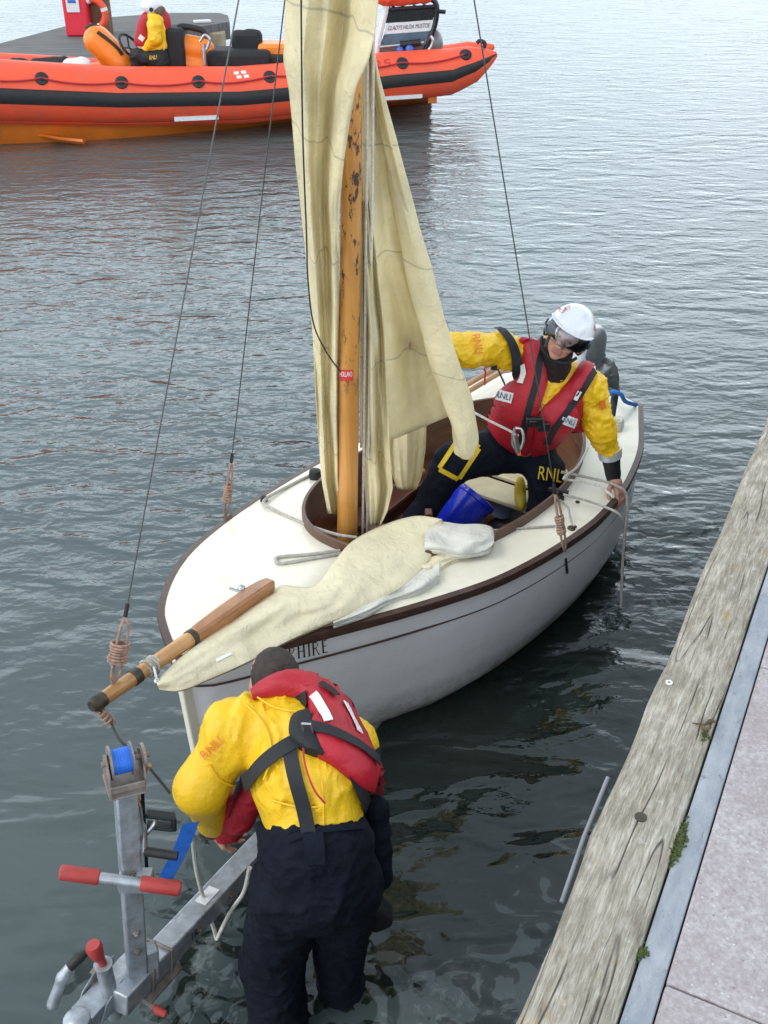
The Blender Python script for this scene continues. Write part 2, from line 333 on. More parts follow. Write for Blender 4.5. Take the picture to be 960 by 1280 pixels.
QA = math.radians(26.6); QD = V(math.sin(QA), math.cos(QA), 0); QN = V(math.cos(QA), -math.sin(QA), 0)  # along quay, inland
def beam_mat():
    m, t, b = _bsdf('weathered_timber')
    al = coords(t, (1, 1, 1), (0, 0, QA))       # x inland, y along
    sc = N(t, 'ShaderNodeVectorMath'); sc.operation = 'MULTIPLY'; sc.inputs[1].default_value = (1, .12, 1); t.links.new(al, sc.inputs[0])
    gr = noise_n(t, sc.outputs[0], 46, 9, .74, .35)
    gr2 = noise_n(t, sc.outputs[0], 150, 5, .6)
    blot = noise_n(t, al, 7, 6, .7)
    col = ramp(t, gr, [(.26, (.13, .11, .085)), (.42, (.33, .295, .24)), (.56, (.48, .445, .38)), (.72, (.66, .63, .57))])
    col = mixc(t, ramp(t, gr2, [(.35, (.35, .35, .35)), (.6, (0, 0, 0))]), col, (.11, .09, .07))
    col = mixc(t, ramp(t, blot, [(.3, (.55, .55, .55)), (.55, (0, 0, 0))]), col, (.15, .135, .10))
    li = noise_n(t, al, 11, 7, .65, .6)
    col = mixc(t, ramp(t, li, [(.61, (0, 0, 0)), (.72, (.6, .6, .6))]), col, (.44, .29, .11))
    li2 = noise_n(t, al, 23, 7, .65)
    col = mixc(t, ramp(t, li2, [(.60, (0, 0, 0)), (.70, (.5, .5, .5))]), col, (.56, .56, .53))
    fb = N(t, 'ShaderNodeVectorMath'); fb.operation = 'MULTIPLY'; fb.inputs[1].default_value = (1, .05, 1); t.links.new(al, fb.inputs[0])
    col = mixc(t, ramp(t, noise_n(t, fb.outputs[0], 260, 6, .75), [(.40, (.5, .5, .5)), (.50, (0, 0, 0))]), col, (.16, .135, .11))
    col = mixc(t, ramp(t, noise_n(t, fb.outputs[0], 190, 6, .75), [(.54, (0, 0, 0)), (.66, (.5, .5, .5))]), col, (.70, .67, .60))
    ck = N(t, 'ShaderNodeVectorMath'); ck.operation = 'MULTIPLY'; ck.inputs[1].default_value = (1, .07, 1); t.links.new(al, ck.inputs[0])
    wv = noise_n(t, ck.outputs[0], 10, 2, .4, 0)
    cf = math_n(t, 'ABSOLUTE', math_n(t, 'SUBTRACT', wv, .5))
    crack = ramp(t, cf, [(.0015, (.8, .8, .8)), (.006, (0, 0, 0))])
    brk = ramp(t, noise_n(t, al, 3.2, 3), [(.45, (0, 0, 0)), (.55, (1, 1, 1))])
    crack = mixc(t, 1, crack, brk, 'MULTIPLY')
    col = mixc(t, crack, col, (.035, .03, .025))
    t.links.new(col, b.inputs['Base Color']); b.inputs['Roughness'].default_value = .9; b.inputs['Specular IOR Level'].default_value = .2
    hh = math_n(t, 'SUBTRACT', gr, math_n(t, 'MULTIPLY', crack, 1.2))
    bump(t, b, hh, .006)
    # paving
    m, t, b = _bsdf('pale_paving')
    al = coords(t, (1, 1, 1), (0, 0, QA))
    vo = N(t, 'ShaderNodeTexVoronoi', Scale=62.0); t.links.new(al, vo.inputs['Vector'])
    f1 = noise_n(t, al, 85, 4, .6)
    col = ramp(t, f1, [(.3, (.30, .255, .265)), (.5, (.385, .345, .36)), (.72, (.50, .47, .49))])
    sp = ramp(t, vo.outputs['Distance'], [(.10, (.8, .8, .8)), (.22, (0, 0, 0))])
    rnd = N(t, 'ShaderNodeSeparateColor'); t.links.new(vo.outputs['Color'], rnd.inputs[0])
    pick = ramp(t, rnd.outputs[0], [(.72, (0, 0, 0)), (.76, (1, 1, 1))])
    col = mixc(t, mixc(t, 1, sp, pick, 'MULTIPLY'), col, (.66, .64, .66))
    pick2 = ramp(t, rnd.outputs[1], [(.86, (0, 0, 0)), (.9, (1, 1, 1))])
    col = mixc(t, mixc(t, 1, sp, pick2, 'MULTIPLY'), col, (.13, .11, .11))
    col = mixc(t, ramp(t, noise_n(t, al, 4, 6, .65), [(.40, (0, 0, 0)), (.70, (.6, .6, .6))]), col, (.27, .225, .23))
    col = mixc(t, ramp(t, noise_n(t, al, 9, 9, .75, .5), [(.62, (0, 0, 0)), (.68, (.55, .55, .55))]), col, (.17, .15, .14))
    t.links.new(col, b.inputs['Base Color']); b.inputs['Roughness'].default_value = .85
    bump(t, b, f1, .002)
    m, t, b = _bsdf('concrete_strip')
    al = coords(t, (1, 1, 1), (0, 0, QA))
    sc = N(t, 'ShaderNodeVectorMath'); sc.operation = 'MULTIPLY'; sc.inputs[1].default_value = (1, .35, 1); t.links.new(al, sc.inputs[0])
    col = ramp(t, noise_n(t, sc.outputs[0], 20, 7, .7), [(.3, (.20, .23, .28)), (.55, (.30, .325, .365)), (.75, (.38, .41, .46))])
    col = mixc(t, ramp(t, noise_n(t, sc.outputs[0], 34, 6, .7, .8), [(.60, (0, 0, 0)), (.66, (.7, .7, .7))]), col, (.13, .14, .15))
    col = mixc(t, ramp(t, noise_n(t, al, 130, 3), [(.66, (0, 0, 0)), (.72, (.6, .6, .6))]), col, (.52, .52, .52))
    t.links.new(col, b.inputs['Base Color']); b.inputs['Roughness'].default_value = .8
    bump(t, b, noise_n(t, al, 60, 5), .0025)
    m, t, b = _bsdf('pontoon_deck')
    v = coords(t)
    w = N(t, 'ShaderNodeTexWave', Scale=1.6, Distortion=.6); w.bands_direction = 'Y'; t.links.new(v, w.inputs['Vector'])
    col = ramp(t, noise_n(t, coords(t, (.3, 2, 1)), 6, 6), [(.3, (.085, .085, .09)), (.7, (.17, .165, .165))])
    col = mixc(t, ramp(t, w.outputs['Fac'], [(0, (.6, .6, .6)), (.12, (0, 0, 0))]), col, (.04, .04, .04))
    t.links.new(col, b.inputs['Base Color']); b.inputs['Roughness'].default_value = .8
beam_mat()
def visor_mat():
    m = bpy.data.materials.new('visor_clear'); m.use_nodes = True; t = m.node_tree; t.nodes.clear()
    out = N(t, 'ShaderNodeOutputMaterial'); tr = N(t, 'ShaderNodeBsdfTransparent'); tr.inputs[0].default_value = (.90, .93, .97, 1)
    gl = N(t, 'ShaderNodeBsdfGlossy'); gl.inputs['Roughness'].default_value = .04; gl.inputs['Color'].default_value = (.85, .9, 1, 1)
    fr = N(t, 'ShaderNodeFresnel'); fr.inputs[0].default_value = 1.75
    ms = N(t, 'ShaderNodeMixShader'); t.links.new(fr.outputs[0], ms.inputs[0]); t.links.new(tr.outputs[0], ms.inputs[1]); t.links.new(gl.outputs[0], ms.inputs[2])
    t.links.new(ms.outputs[0], out.inputs[0]); MATS['visor_clear'] = m
visor_mat()

# ------------------------------------------------------------------ objects and hierarchy
BASE = {}
def tag(o, label=None, cat=None, group=None, kind=None):
    if label: o['label'] = label
    if cat: o['category'] = cat
    if group: o['group'] = group
    if kind: o['kind'] = kind
    return o
def empty(name, loc, label, cat, group=None):
    o = bpy.data.objects.new(name, None); COL.objects.link(o); o.location = loc; o.empty_display_size = .1
    BASE[o] = Vector(loc); return tag(o, label, cat, group)
class M:
    def __init__(s): s.v = []; s.f = []; s.m = []
    def add(s, vs, fs, mi=0):
        o = len(s.v); s.v += [Vector(v) for v in vs]; s.f += [tuple(i + o for i in f) for f in fs]; s.m += [mi] * len(fs); return s
    def loft(s, rings, closed=True, cap=True, mi=0):
        n = len(rings[0]); o = len(s.v)
        for r in rings: s.v += [Vector(p) for p in r]
        for i in range(len(rings) - 1):
            for j in range(n if closed else n - 1):
                k = (j + 1) % n
                s.f.append((o + i * n + j, o + i * n + k, o + (i + 1) * n + k, o + (i + 1) * n + j)); s.m.append(mi)
        if cap and closed:
            s.f.append(tuple(o + j for j in range(n))[::-1]); s.f.append(tuple(o + (len(rings) - 1) * n + j for j in range(n))); s.m += [mi, mi]
        return s
    def tube(s, pts, r, n=8, cap=True, mi=0, flat=None):
        pts = [Vector(p) for p in pts]; rings = []; up = None
        for i, p in enumerate(pts):
            t = (pts[min(i + 1, len(pts) - 1)] - pts[max(i - 1, 0)])
            if t.length < 1e-9: t = V(0, 0, 1)
            t.normalize()
            if up is None: up = t.orthogonal().normalized()
            up = (up - t * up.dot(t)); up = up.normalized() if up.length > 1e-6 else t.orthogonal().normalized()
            sd = t.cross(up); rr = r[i] if isinstance(r, (list, tuple)) else r
            rings.append([p + (up * math.cos(a) + sd * math.sin(a)) * rr for a in [2 * math.pi * k / n for k in range(n)]])
        return s.loft(rings, True, cap, mi)
    def box(s, c, size, ax=None, mi=0):
        c = Vector(c); ax = ax or (V(1, 0, 0), V(0, 1, 0), V(0, 0, 1)); x, y, z = [Vector(a) * q * .5 for a, q in zip(ax, size)]
        vs = [c + x * i + y * j + z * k for i in (-1, 1) for j in (-1, 1) for k in (-1, 1)]
        return s.add(vs, [(0, 1, 3, 2), (4, 6, 7, 5), (0, 4, 5, 1), (2, 3, 7, 6), (0, 2, 6, 4), (1, 5, 7, 3)], mi)
    def beam(s, a, b, w, h, up=V(0, 0, 1), mi=0):
        a, b = Vector(a), Vector(b); t = (b - a); L = t.length; t.normalize(); sd = t.cross(up).normalized(); u = sd.cross(t)
        return s.box((a + b) / 2, (L, w, h), (t, sd, u), mi)
    def prism(s, poly, dz, mi=0):
        n = len(poly); p = [Vector(q) for q in poly]; dz = Vector(dz)
        return s.add(p + [q + dz for q in p], [tuple(range(n))[::-1], tuple(range(n, 2 * n))] + [(i, (i + 1) % n, n + (i + 1) % n, n + i) for i in range(n)], mi)
    def lathe(s, prof, base, axis=V(0, 0, 1), n=24, mi=0):
        axis = Vector(axis).normalized(); x = axis.orthogonal().normalized(); y = axis.cross(x); base = Vector(base)
        return s.loft([[base + axis * z + (x * math.cos(a) + y * math.sin(a)) * r for a in [2 * math.pi * k / n for k in range(n)]] for r, z in prof], True, True, mi)
    def ball(s, c, r, n=12, mi=0):
        if isinstance(r, (int, float)): r = (r, r, r)
        c = Vector(c); rings = []
        for i in range(n + 1):
            ph = math.pi * (i / n) ; rr = max(math.sin(ph), .02)
            rings.append([c + V(r[0] * rr * math.cos(a), r[1] * rr * math.sin(a), -r[2] * math.cos(ph)) for a in [2 * math.pi * k / (2 * n) for k in range(2 * n)]])
        return s.loft(rings, True, True, mi)
    def coil(s, a, b, R, r, turns, n=6, mi=0, seg=12, wob=0):
        a, b = Vector(a), Vector(b); t = (b - a).normalized(); x = t.orthogonal().normalized(); y = t.cross(x); pts = []
        k = int(turns * seg)
        for i in range(k + 1):
            q = i / k; an = 2 * math.pi * turns * q; rr = R * (1 + wob * math.sin(q * 9.1))
            pts.append(a.lerp(b, q) + (x * math.cos(an) + y * math.sin(an)) * rr)
        return s.tube(pts, r, n, mi=mi)
    def build(s, name, mats, parent=None, smooth=True, bevel=0, ang=40, solid=0, sub=0, tagv=None):
        if isinstance(mats, str): mats = [mats]
        vs = s.v; xs = [v.x for v in vs]; ys = [v.y for v in vs]; zs = [v.z for v in vs]
        org = V((min(xs) + max(xs)) / 2, (min(ys) + max(ys)) / 2, min(zs))
        me = bpy.data.meshes.new(name); me.from_pydata([v - org for v in vs], [], s.f)
        for q in mats: me.materials.append(MATS[q])
        if len(mats) > 1: me.polygons.foreach_set('material_index', s.m)
        bm = bmesh.new(); bm.from_mesh(me); bmesh.ops.recalc_face_normals(bm, faces=bm.faces); bm.to_mesh(me); bm.free()
        if smooth:
            me.polygons.foreach_set('use_smooth', [True] * len(me.polygons)); me.set_sharp_from_angle(angle=math.radians(ang))
        o = bpy.data.objects.new(name, me); COL.objects.link(o)
        BASE[o] = org
        if parent: o.parent = parent; o.location = org - BASE[parent]
        else: o.location = org
        if solid:
            md = o.modifiers.new('solid', 'SOLIDIFY'); md.thickness = solid; md.offset = 0
        if bevel:
            md = o.modifiers.new('bevel', 'BEVEL'); md.width = bevel; md.segments = 2; md.limit_method = 'ANGLE'; md.angle_limit = math.radians(35)
        if sub:
            md = o.modifiers.new('sub', 'SUBSURF'); md.levels = sub; md.render_levels = sub
        return o
def bvh(o):
    me = o.data; off = BASE[o]
    return BVHTree.FromPolygons([v.co + off for v in me.vertices], [tuple(p.vertices) for p in me.polygons])
def hitpx(tree, px, py, Yref=None):
    d = Vector(ray(px, py)).normalized(); h = tree.ray_cast(Vector(_C), d)
    if h[0] is not None:
        n = h[1]
        if n.dot(d) > 0: n = -n
        if Yref is None or abs(h[0].y - Yref) < .45: return h[0], n
    p = A(px, py, Yref); h = tree.find_nearest(p); n = h[1]
    if n.dot(p - h[0]) < 0: n = -n
    return h[0], n
def loft_px(tree, ea, eb, Y, n=14, m=6, off=.006, puff=0., base=-.01):
    """surface patch laid on a body between two edges, with thickness"""
    ea = resamp(cat2(ea), n); eb = resamp(cat2(eb), n); g = M(); top = []; bot = []
    for i in range(n):
        tr = []; br = []
        for j in range(m + 1):
            u = j / m; q = ea[i].lerp(eb[i], u); p, nn = hitpx(tree, q.x, q.y, Y)
            e = math.sin(math.pi * min(max(u, .0), 1)) ** .6 * (math.sin(math.pi * (i + .15) / (n - .7)) ** .45)
            tr.append(p + nn * (off + puff * e + (puff > .02) * (.006 * noise.noise(p * 14) + .004 * (1 - 3 * abs(noise.noise(p * 26)))))); br.append(p + nn * base)
        top.append(tr); bot.append(br)
    for i in range(n): g.v += top[i] + bot[i][::-1]
    k = 2 * (m + 1)
    for i in range(n - 1):
        for j in range(k):
            a = i * k + j; b = i * k + (j + 1) % k; g.f.append((a, b, b + k, a + k)); g.m.append(0)
    g.f.append(tuple(range(k))[::-1]); g.f.append(tuple((n - 1) * k + j for j in range(k))); g.m += [0, 0]
    return g
def strap_px(tree, pts, w, Y, off=.008, th=.003, n=22, g=None, lift=0):
    pts = resamp(cat2(pts), n); P = []; NN = []
    for i, q in enumerate(pts):
        p, nn = hitpx(tree, q.x, q.y, Y); P.append(p); NN.append(nn)
    P = [(P[max(i - 1, 0)] + P[i] * 2 + P[min(i + 1, n - 1)]) / 4 for i in range(n)]
    NN = [(NN[max(i - 1, 0)] + NN[i] * 2 + NN[min(i + 1, n - 1)]).normalized() for i in range(n)]
    rings = []
    for i in range(n):
        t = (P[min(i + 1, n - 1)] - P[max(i - 1, 0)]).normalized(); s = t.cross(NN[i]).normalized(); r = []
        for u in (-1, -.33, .33, 1):
            h = tree.find_nearest(P[i] + s * u * w / 2 + NN[i] * .02); q = P[i] + s * u * w / 2
            d = max(0, min(.02, (h[0] - q).dot(NN[i]))) if h[0] else 0
            r.append(q + NN[i] * (off + d * .8 + lift))
        rings.append(r + [p - NN[i] * th for p in r[::-1]])
    g = g or M(); return g.loft(rings, True, True)
_tc = {}
def text_geo(s):
    if s in _tc: return _tc[s]
    cu = bpy.data.curves.new('t', 'FONT'); cu.body = s; cu.size = 1; cu.resolution_u = 3
    o = bpy.data.objects.new('t', cu); COL.objects.link(o); bpy.context.view_layer.update()
    me = bpy.data.meshes.new_from_object(o.evaluated_get(bpy.context.evaluated_depsgraph_get()))
    vs = [(v.co.x, v.co.y) for v in me.vertices]; fs = [tuple(p.vertices) for p in me.polygons]
    bpy.data.objects.remove(o); bpy.data.curves.remove(cu)
    x0 = min(v[0] for v in vs); x1 = max(v[0] for v in vs); y0 = min(v[1] for v in vs); y1 = max(v[1] for v in vs)
    _tc[s] = ([((v[0] - x0) / (x1 - x0), (v[1] - y0) / (y1 - y0)) for v in vs], fs, (x1 - x0) / (y1 - y0)); return _tc[s]
def text_map(s, fn, bold=0):
    vs, fs, asp = text_geo(s); g = M(); g.add([fn(u, v) for u, v in vs], fs)
    if bold:   # a second copy nudged sideways thickens the strokes
        g.add([fn(u + bold, v) + (fn(u, v) - fn(u, v)) for u, v in vs], fs)
    return g
def text_px(tree, s, bl, br, tl, Y, off=.004):
    bl, br, tl = [Vector((*p, 0)) for p in (bl, br, tl)]
    def fn(u, v):
        q = bl + (br - bl) * u + (tl - bl) * v; p, n = hitpx(tree, q.x, q.y, Y); return p + n * off
    return text_map(s, fn)

# ------------------------------------------------------------------ implicit surfaces for bodies and clothes
def cap(a, b, ra, rb=None, m=0, k=None, flat=None, sub=False): return dict(t='c', a=np.array(a, float), b=np.array(b, float), ra=ra, rb=ra if rb is None else rb, m=m, k=k, flat=flat, sub=sub)
def ell(c, r, R=None, m=0, k=None, sub=False): return dict(t='e', c=np.array(c, float), r=np.array(r, float), R=np.array(R, float) if R is not None else np.eye(3), m=m, k=k, sub=sub)
def sd_prim(p, P):
    if p['t'] == 'c':
        a, b = p['a'], p['b']; Q = P - a; ba = b - a
        if p['flat'] is not None:
            ax, s = p['flat']; ax = np.array(ax, float); ax /= np.linalg.norm(ax)
            Q = Q + np.outer(Q @ ax, ax) * (1 / s - 1); ba = ba + ax * (ba @ ax) * (1 / s - 1)
        t = np.clip((Q @ ba) / max(ba @ ba, 1e-9), 0, 1)
        return np.linalg.norm(Q - t[:, None] * ba, axis=1) - (p['ra'] + (p['rb'] - p['ra']) * t)
    Q = (P - p['c']) @ p['R']; k0 = np.linalg.norm(Q / p['r'], axis=1); k1 = np.linalg.norm(Q / p['r'] ** 2, axis=1)
    return k0 * (k0 - 1) / np.maximum(k1, 1e-6)
def sdf_mesh(prims, vox=.01, k=.03, wr=None, smooth=1, labels=None):
    lo = np.min([np.minimum(p['a'], p['b']) - max(p['ra'], p['rb']) if p['t'] == 'c' else p['c'] - p['r'].max() for p in prims if not p['sub']], axis=0) - k - 3 * vox
    hi = np.max([np.maximum(p['a'], p['b']) + max(p['ra'], p['rb']) if p['t'] == 'c' else p['c'] + p['r'].max() for p in prims if not p['sub']], axis=0) + k + 3 * vox
    n = np.ceil((hi - lo) / vox).astype(int) + 1
    g = np.full(n, .5, np.float32)
    for p in prims:
        kk = p['k'] or k
        if p['t'] == 'c': a = np.minimum(p['a'], p['b']) - max(p['ra'], p['rb']); b = np.maximum(p['a'], p['b']) + max(p['ra'], p['rb'])
        else: a = p['c'] - p['r'].max(); b = p['c'] + p['r'].max()
        pad = kk + 3 * vox
        i0 = np.maximum(np.floor((a - pad - lo) / vox).astype(int), 0); i1 = np.minimum(np.ceil((b + pad - lo) / vox).astype(int) + 1, n)
        if (i1 <= i0).any(): continue
        ax = [lo[d] + vox * np.arange(i0[d], i1[d]) for d in range(3)]
        P = np.stack(np.meshgrid(*ax, indexing='ij'), -1).reshape(-1, 3)
        d = sd_prim(p, P).reshape([i1[q] - i0[q] for q in range(3)]).astype(np.float32)
        s = (slice(i0[0], i1[0]), slice(i0[1], i1[1]), slice(i0[2], i1[2])); e = g[s]
        if p['sub']:
            d = -d; h = np.clip(.5 - .5 * (e - d) / kk, 0, 1); g[s] = e * (1 - h) + d * h + kk * h * (1 - h)
        else:
            h = np.clip(.5 + .5 * (e - d) / kk, 0, 1); g[s] = e * (1 - h) + d * h - kk * h * (1 - h)
    ins = g < 0
    c = [ins[a:n[0] - 1 + a, b:n[1] - 1 + b, d:n[2] - 1 + d] for a in (0, 1) for b in (0, 1) for d in (0, 1)]
    sm = sum(x.astype(np.int8) for x in c); act = np.argwhere((sm > 0) & (sm < 8))
    corner = np.array([(a, b, d) for a in (0, 1) for b in (0, 1) for d in (0, 1)])
    vals = np.stack([g[act[:, 0] + q[0], act[:, 1] + q[1], act[:, 2] + q[2]] for q in corner], 1)
    pos = np.zeros((len(act), 3)); cnt = np.zeros(len(act))
    for i in range(8):
        for j in range(i + 1, 8):
            if np.abs(corner[i] - corner[j]).sum() != 1: continue
            a, b = vals[:, i], vals[:, j]; mk = (a < 0) != (b < 0)
            t = np.where(mk, a / np.where(np.abs(a - b) < 1e-9, 1, a - b), 0)
            pos += mk[:, None] * (corner[i] + (corner[j] - corner[i]) * t[:, None]); cnt += mk
    pos = lo + vox * (act + pos / cnt[:, None])
    idx = -np.ones(n, int); idx[act[:, 0], act[:, 1], act[:, 2]] = np.arange(len(act))
    faces = []
    for ax in range(3):
        o1, o2 = [d for d in range(3) if d != ax]
        s0 = [slice(None)] * 3; s1 = [slice(None)] * 3; s0[ax] = slice(0, -1); s1[ax] = slice(1, None)
        e = np.argwhere(ins[tuple(s0)] != ins[tuple(s1)]); e = e[(e[:, o1] > 0) & (e[:, o2] > 0)]
        d1 = np.zeros(3, int); d1[o1] = 1; d2 = np.zeros(3, int); d2[o2] = 1
        q = np.stack([idx[tuple((e - a).T)] for a in (0 * d1, d1, d1 + d2, d2)], 1)
        q = q[(q >= 0).all(1)]; faces.append(q)
    faces = np.concatenate(faces)
    E = np.concatenate([faces[:, [0, 1]], faces[:, [1, 2]], faces[:, [2, 3]], faces[:, [3, 0]]])
    deg = np.bincount(E.ravel(), minlength=len(pos)).astype(float)
    for _ in range(smooth):
        acc = np.zeros_like(pos)
        for d in range(3):
            acc[:, d] = np.bincount(E[:, 0], pos[E[:, 1], d], len(pos)) + np.bincount(E[:, 1], pos[E[:, 0], d], len(pos))
        pos = pos * .4 + .6 * acc / deg[:, None]
    me = bpy.data.meshes.new('tmp'); me.from_pydata(pos.tolist(), [], faces.tolist())
    bm = bmesh.new(); bm.from_mesh(me); bmesh.ops.recalc_face_normals(bm, faces=bm.faces); bm.normal_update()
    if wr:
        for v in bm.verts: v.co += v.normal * wr(v.co, v.normal)
    G = M(); bm.verts.index_update(); G.v = [v.co.copy() for v in bm.verts]; G.f = [tuple(v.index for v in f.verts) for f in bm.faces]
    cen = np.array([f.calc_center_median()[:] for f in bm.faces])
    if len({p['m'] for p in prims}) > 1:
        ds = np.stack([sd_prim(p, cen) if not p['sub'] else np.full(len(cen), 9.) for p in prims], 1); G.m = [prims[i]['m'] for i in ds.argmin(1)]
    else: G.m = [0] * len(G.f)
    if labels: G.m = labels(cen, G.m)
    bm.free(); bpy.data.meshes.remove(me); return G
def bvh_geo(g, grow=0):
    return BVHTree.FromPolygons(g.v, g.f)
def wrinkle(amp, fr=9, dirv=(1, 1, 1), sharp=1.6, seed=0):
    dv = Vector(dirv)
    def f(p, n):
        q = V(p.x * dv.x, p.y * dv.y, p.z * dv.z) * fr + V(seed, seed * 1.7, seed * .3)
        w = noise.noise_vector(q * .6) * .7
        a = 1 - abs(noise.noise(q + w)) * 2.2
        b = 1 - abs(noise.noise((q + w) * 2.1 + V(5, 3, 1))) * 2.2
        return amp * (max(a, 0) ** sharp - .45) + amp * .45 * (max(b, 0) ** sharp - .4)
    return f
# ------------------------------------------------------------------ SETTING: water, bed, quay
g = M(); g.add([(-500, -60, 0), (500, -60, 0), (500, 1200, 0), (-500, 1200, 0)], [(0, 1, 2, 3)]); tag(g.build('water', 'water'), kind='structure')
g = M(); g.add([(-500, -60, -.45), (500, -60, -.45), (500, 3.5, -.8), (-500, 3.5, -.8), (500, 1200, -6), (-500, 1200, -6)], [(0, 1, 2, 3), (3, 2, 4, 5)]); tag(g.build('harbour_bed', 'dark_ground'), kind='structure')
QZ = 1.3
E0 = W(640, 1280, QZ); E0.z = QZ        # a point on the water-side edge of the timber
def QP(s, w, z): return V(E0.x, E0.y, 0) + QD * s + QN * w + V(0, 0, z)
BW_ = (W(775, 1280, QZ) - E0).dot(QN)   # timber width
SW = (W(815, 1280, QZ) - E0).dot(QN)    # far edge of concrete strip
g = M()
n = 240
rings = []
for i in range(n + 1):
    s = -3 + 17 * i / n
    j = noise.noise(V(s * 2.3, 0, 0)) * .012 + noise.noise(V(s * 9, 3, 0)) * .006
    j2 = noise.noise(V(s * 3.1, 7, 0)) * .008 + noise.noise(V(s * 14, 5, 0)) * .004
    top = noise.noise(V(s * 1.7, 2, 5)) * .004
    prof = [(-.0, -.30), (j + .0, -.05), (j + .004, -.018), (j + .016, -.004), (BW_ * .3, .002), (BW_ * .6, .001), (BW_ - .016 + j2 * .6, 0), (BW_ - .009 + j2 * .5, -.008), (BW_ - .006, -.04), (BW_ - .006, -.30)]
    rings.append([QP(s, a, QZ + b + top * (1 if b > -.2 else 0) + noise.noise(V(s * 6, a * 30, 1)) * .0025) for a, b in prof])
g.loft(rings, True, True)
bm_ = g.build('timber_beam', 'weathered_timber', ang=60)
tag(bm_, 'weathered grey timber beam capping the edge of the quay, with moss and lichen', 'timber beam')
g = M(); g.box(QP(4, (BW_ + 14) / 2 + .05, .48), (14 - .0 + BW_, 60, 1.0 - .04 + .0), (QN, QD, V(0, 0, 1)))
o = g.build('quay_wall', 'quay_wall_stone', bevel=.01); tag(o, kind='structure')
def slab(name, w0, w1, s0, s1, z0, z1, mt, bev=.004):
    g = M(); g.box(QP((s0 + s1) / 2, (w0 + w1) / 2, (z0 + z1) / 2), (w1 - w0, s1 - s0, z1 - z0), (QN, QD, V(0, 0, 1))); return g.build(name, mt, bevel=bev)
tag(slab('kerb_strip', BW_ - .002, SW, -6, 30, .97, QZ - .006, 'concrete_strip'), kind='structure')
jl = (W(830, 1228, QZ) - E0).dot(QD)
jd = 1.25
k = 0
for i in range(-4, 16):
    s0 = jl + i * jd
    tag(slab('pavement', SW + .004, SW + 6, s0 + .003, s0 + jd - .003, .97, QZ, 'pale_paving', .006), kind='structure')
# bolt head and washer in the timber
p = W(801, 1022, QZ); g = M(); g.lathe([(.017, -.01), (.017, .0035), (.013, .006), (.006, .007)], p, n=16); o = g.build('bolt', 'bronze_dark', bm_)
p = W(836, 855, QZ); g = M()
rg = [[p + V(math.cos(a) * r, math.sin(a) * r, z) for a in [2 * math.pi * k / 16 for k in range(16)]] for r, z in ((.006, .004), (.005, .008), (.011, .008), (.011, .004))]
g.loft(rg, True, False); g.build('washer', 'label_white', bm_)
# pipe run along the water side of the timber
a = W(702, 1128, 1.10); b = W(760, 972, 1.22); g = M(); g.tube([a, a.lerp(b, .5) + V(-.004, 0, .01), b], .0065, 10); tag(g.build('pipe', 'pipe_grey'), 'thin grey pipe fixed along the water side of the timber beam', 'pipe')
# moss and leaf
def moss(px, py, L, nn, label):
    g = M(); c = W(px, py, QZ - .01)
    for i in range(nn):
        s = random.gauss(0, L / 2.6); w = random.gauss(0, .0055) * (1.4 - min(1.2, abs(s) / L))
        q = c + QD * s + QN * w + V(0, 0, random.uniform(-.006, .008)); r = random.uniform(.002, .006)
        d = V(random.gauss(0, 1), random.gauss(0, 1), 1.0).normalized(); t = d.orthogonal().normalized(); b2 = d.cross(t)
        g.add([q + t * r, q + b2 * r, q - t * r, q - b2 * r, q + d * r * 1.6], [(0, 1, 4), (1, 2, 4), (2, 3, 4), (3, 0, 4)])
    tag(g.build('moss_clump', 'moss', smooth=False), label, 'moss', 'moss growing along the timber joint')
moss(849, 1055, .085, 700, 'largest green moss clump in the joint beside the timber beam')
moss(880, 922, .03, 350, 'green moss tuft beside the dead leaf on the timber beam')
moss(802, 1192, .02, 200, 'small moss tuft nearest the camera in the timber joint')
c = W(878, 908, QZ); g = M()
for sgn in (-1, 1):
    pts = [c + QN * (.004 * sgn + .03 * t) + QD * (.022 * sgn * math.sin(t * 2.6)) + V(0, 0, .006 + .012 * t) for t in [i / 8 for i in range(9)]]
    g.tube(pts, [.002 + .005 * math.sin(math.pi * i / 8) for i in range(9)], 6)
g.tube([c + QN * -.03, c + V(0, 0, .01), c + QN * .02 + QD * -.03], .0025, 6)
tag(g.build('dead_leaf', 'leaf_brown'), 'curled brown dead leaf lying on the timber beam', 'leaf')

# ------------------------------------------------------------------ DINGHY
O = V(-.817, 3.23, 0); AX = V(.58, .81462, 0); LV = V(.81462, -.58, 0)
def sheer(t): return .80 - .2 * min(1, max(0, t) / 2.2)
def B(t, s, z): return O + AX * t + LV * s + V(0, 0, z)
RT = [(0, 0.0), (.05, .075), (.13, .13), (.34, .235), (.67, .40), (.93, .52), (1.26, .65), (1.52, .715), (1.84, .76), (2.17, .78), (2.48, .77), (2.72, .735), (3.05, .65), (3.4, .50), (3.58, .42)]
LT = [(0, 0.0), (.04, .08), (.11, .19), (.2, .3), (.39, .44), (.62, .55), (.92, .625), (1.27, .675), (1.78, .71), (2.4, .71), (3.0, .68), (3.35, .60), (3.58, .46)]
def sm(tb, n):
    c = catmull([(a, b, 0) for a, b in tb], 10); return [(p.x, max(p.y, 0)) for p in resamp(c, n)]
NR = 64
outer = [(t, s) for t, s in sm(RT, NR)] + [(3.58 + .03 * math.cos(math.pi * q / 2), lerp(.42, -.46, (q + 1) / 2)) for q in np.linspace(-.8, .8, 9)] + [(t, -s) for t, s in sm(LT, NR)][::-1][:-1]
dinghy = empty('sailing_dinghy', B(1.8, 0, 0), 'white wooden sailing dinghy with cream deck, afloat bow first by the quay', 'boat')
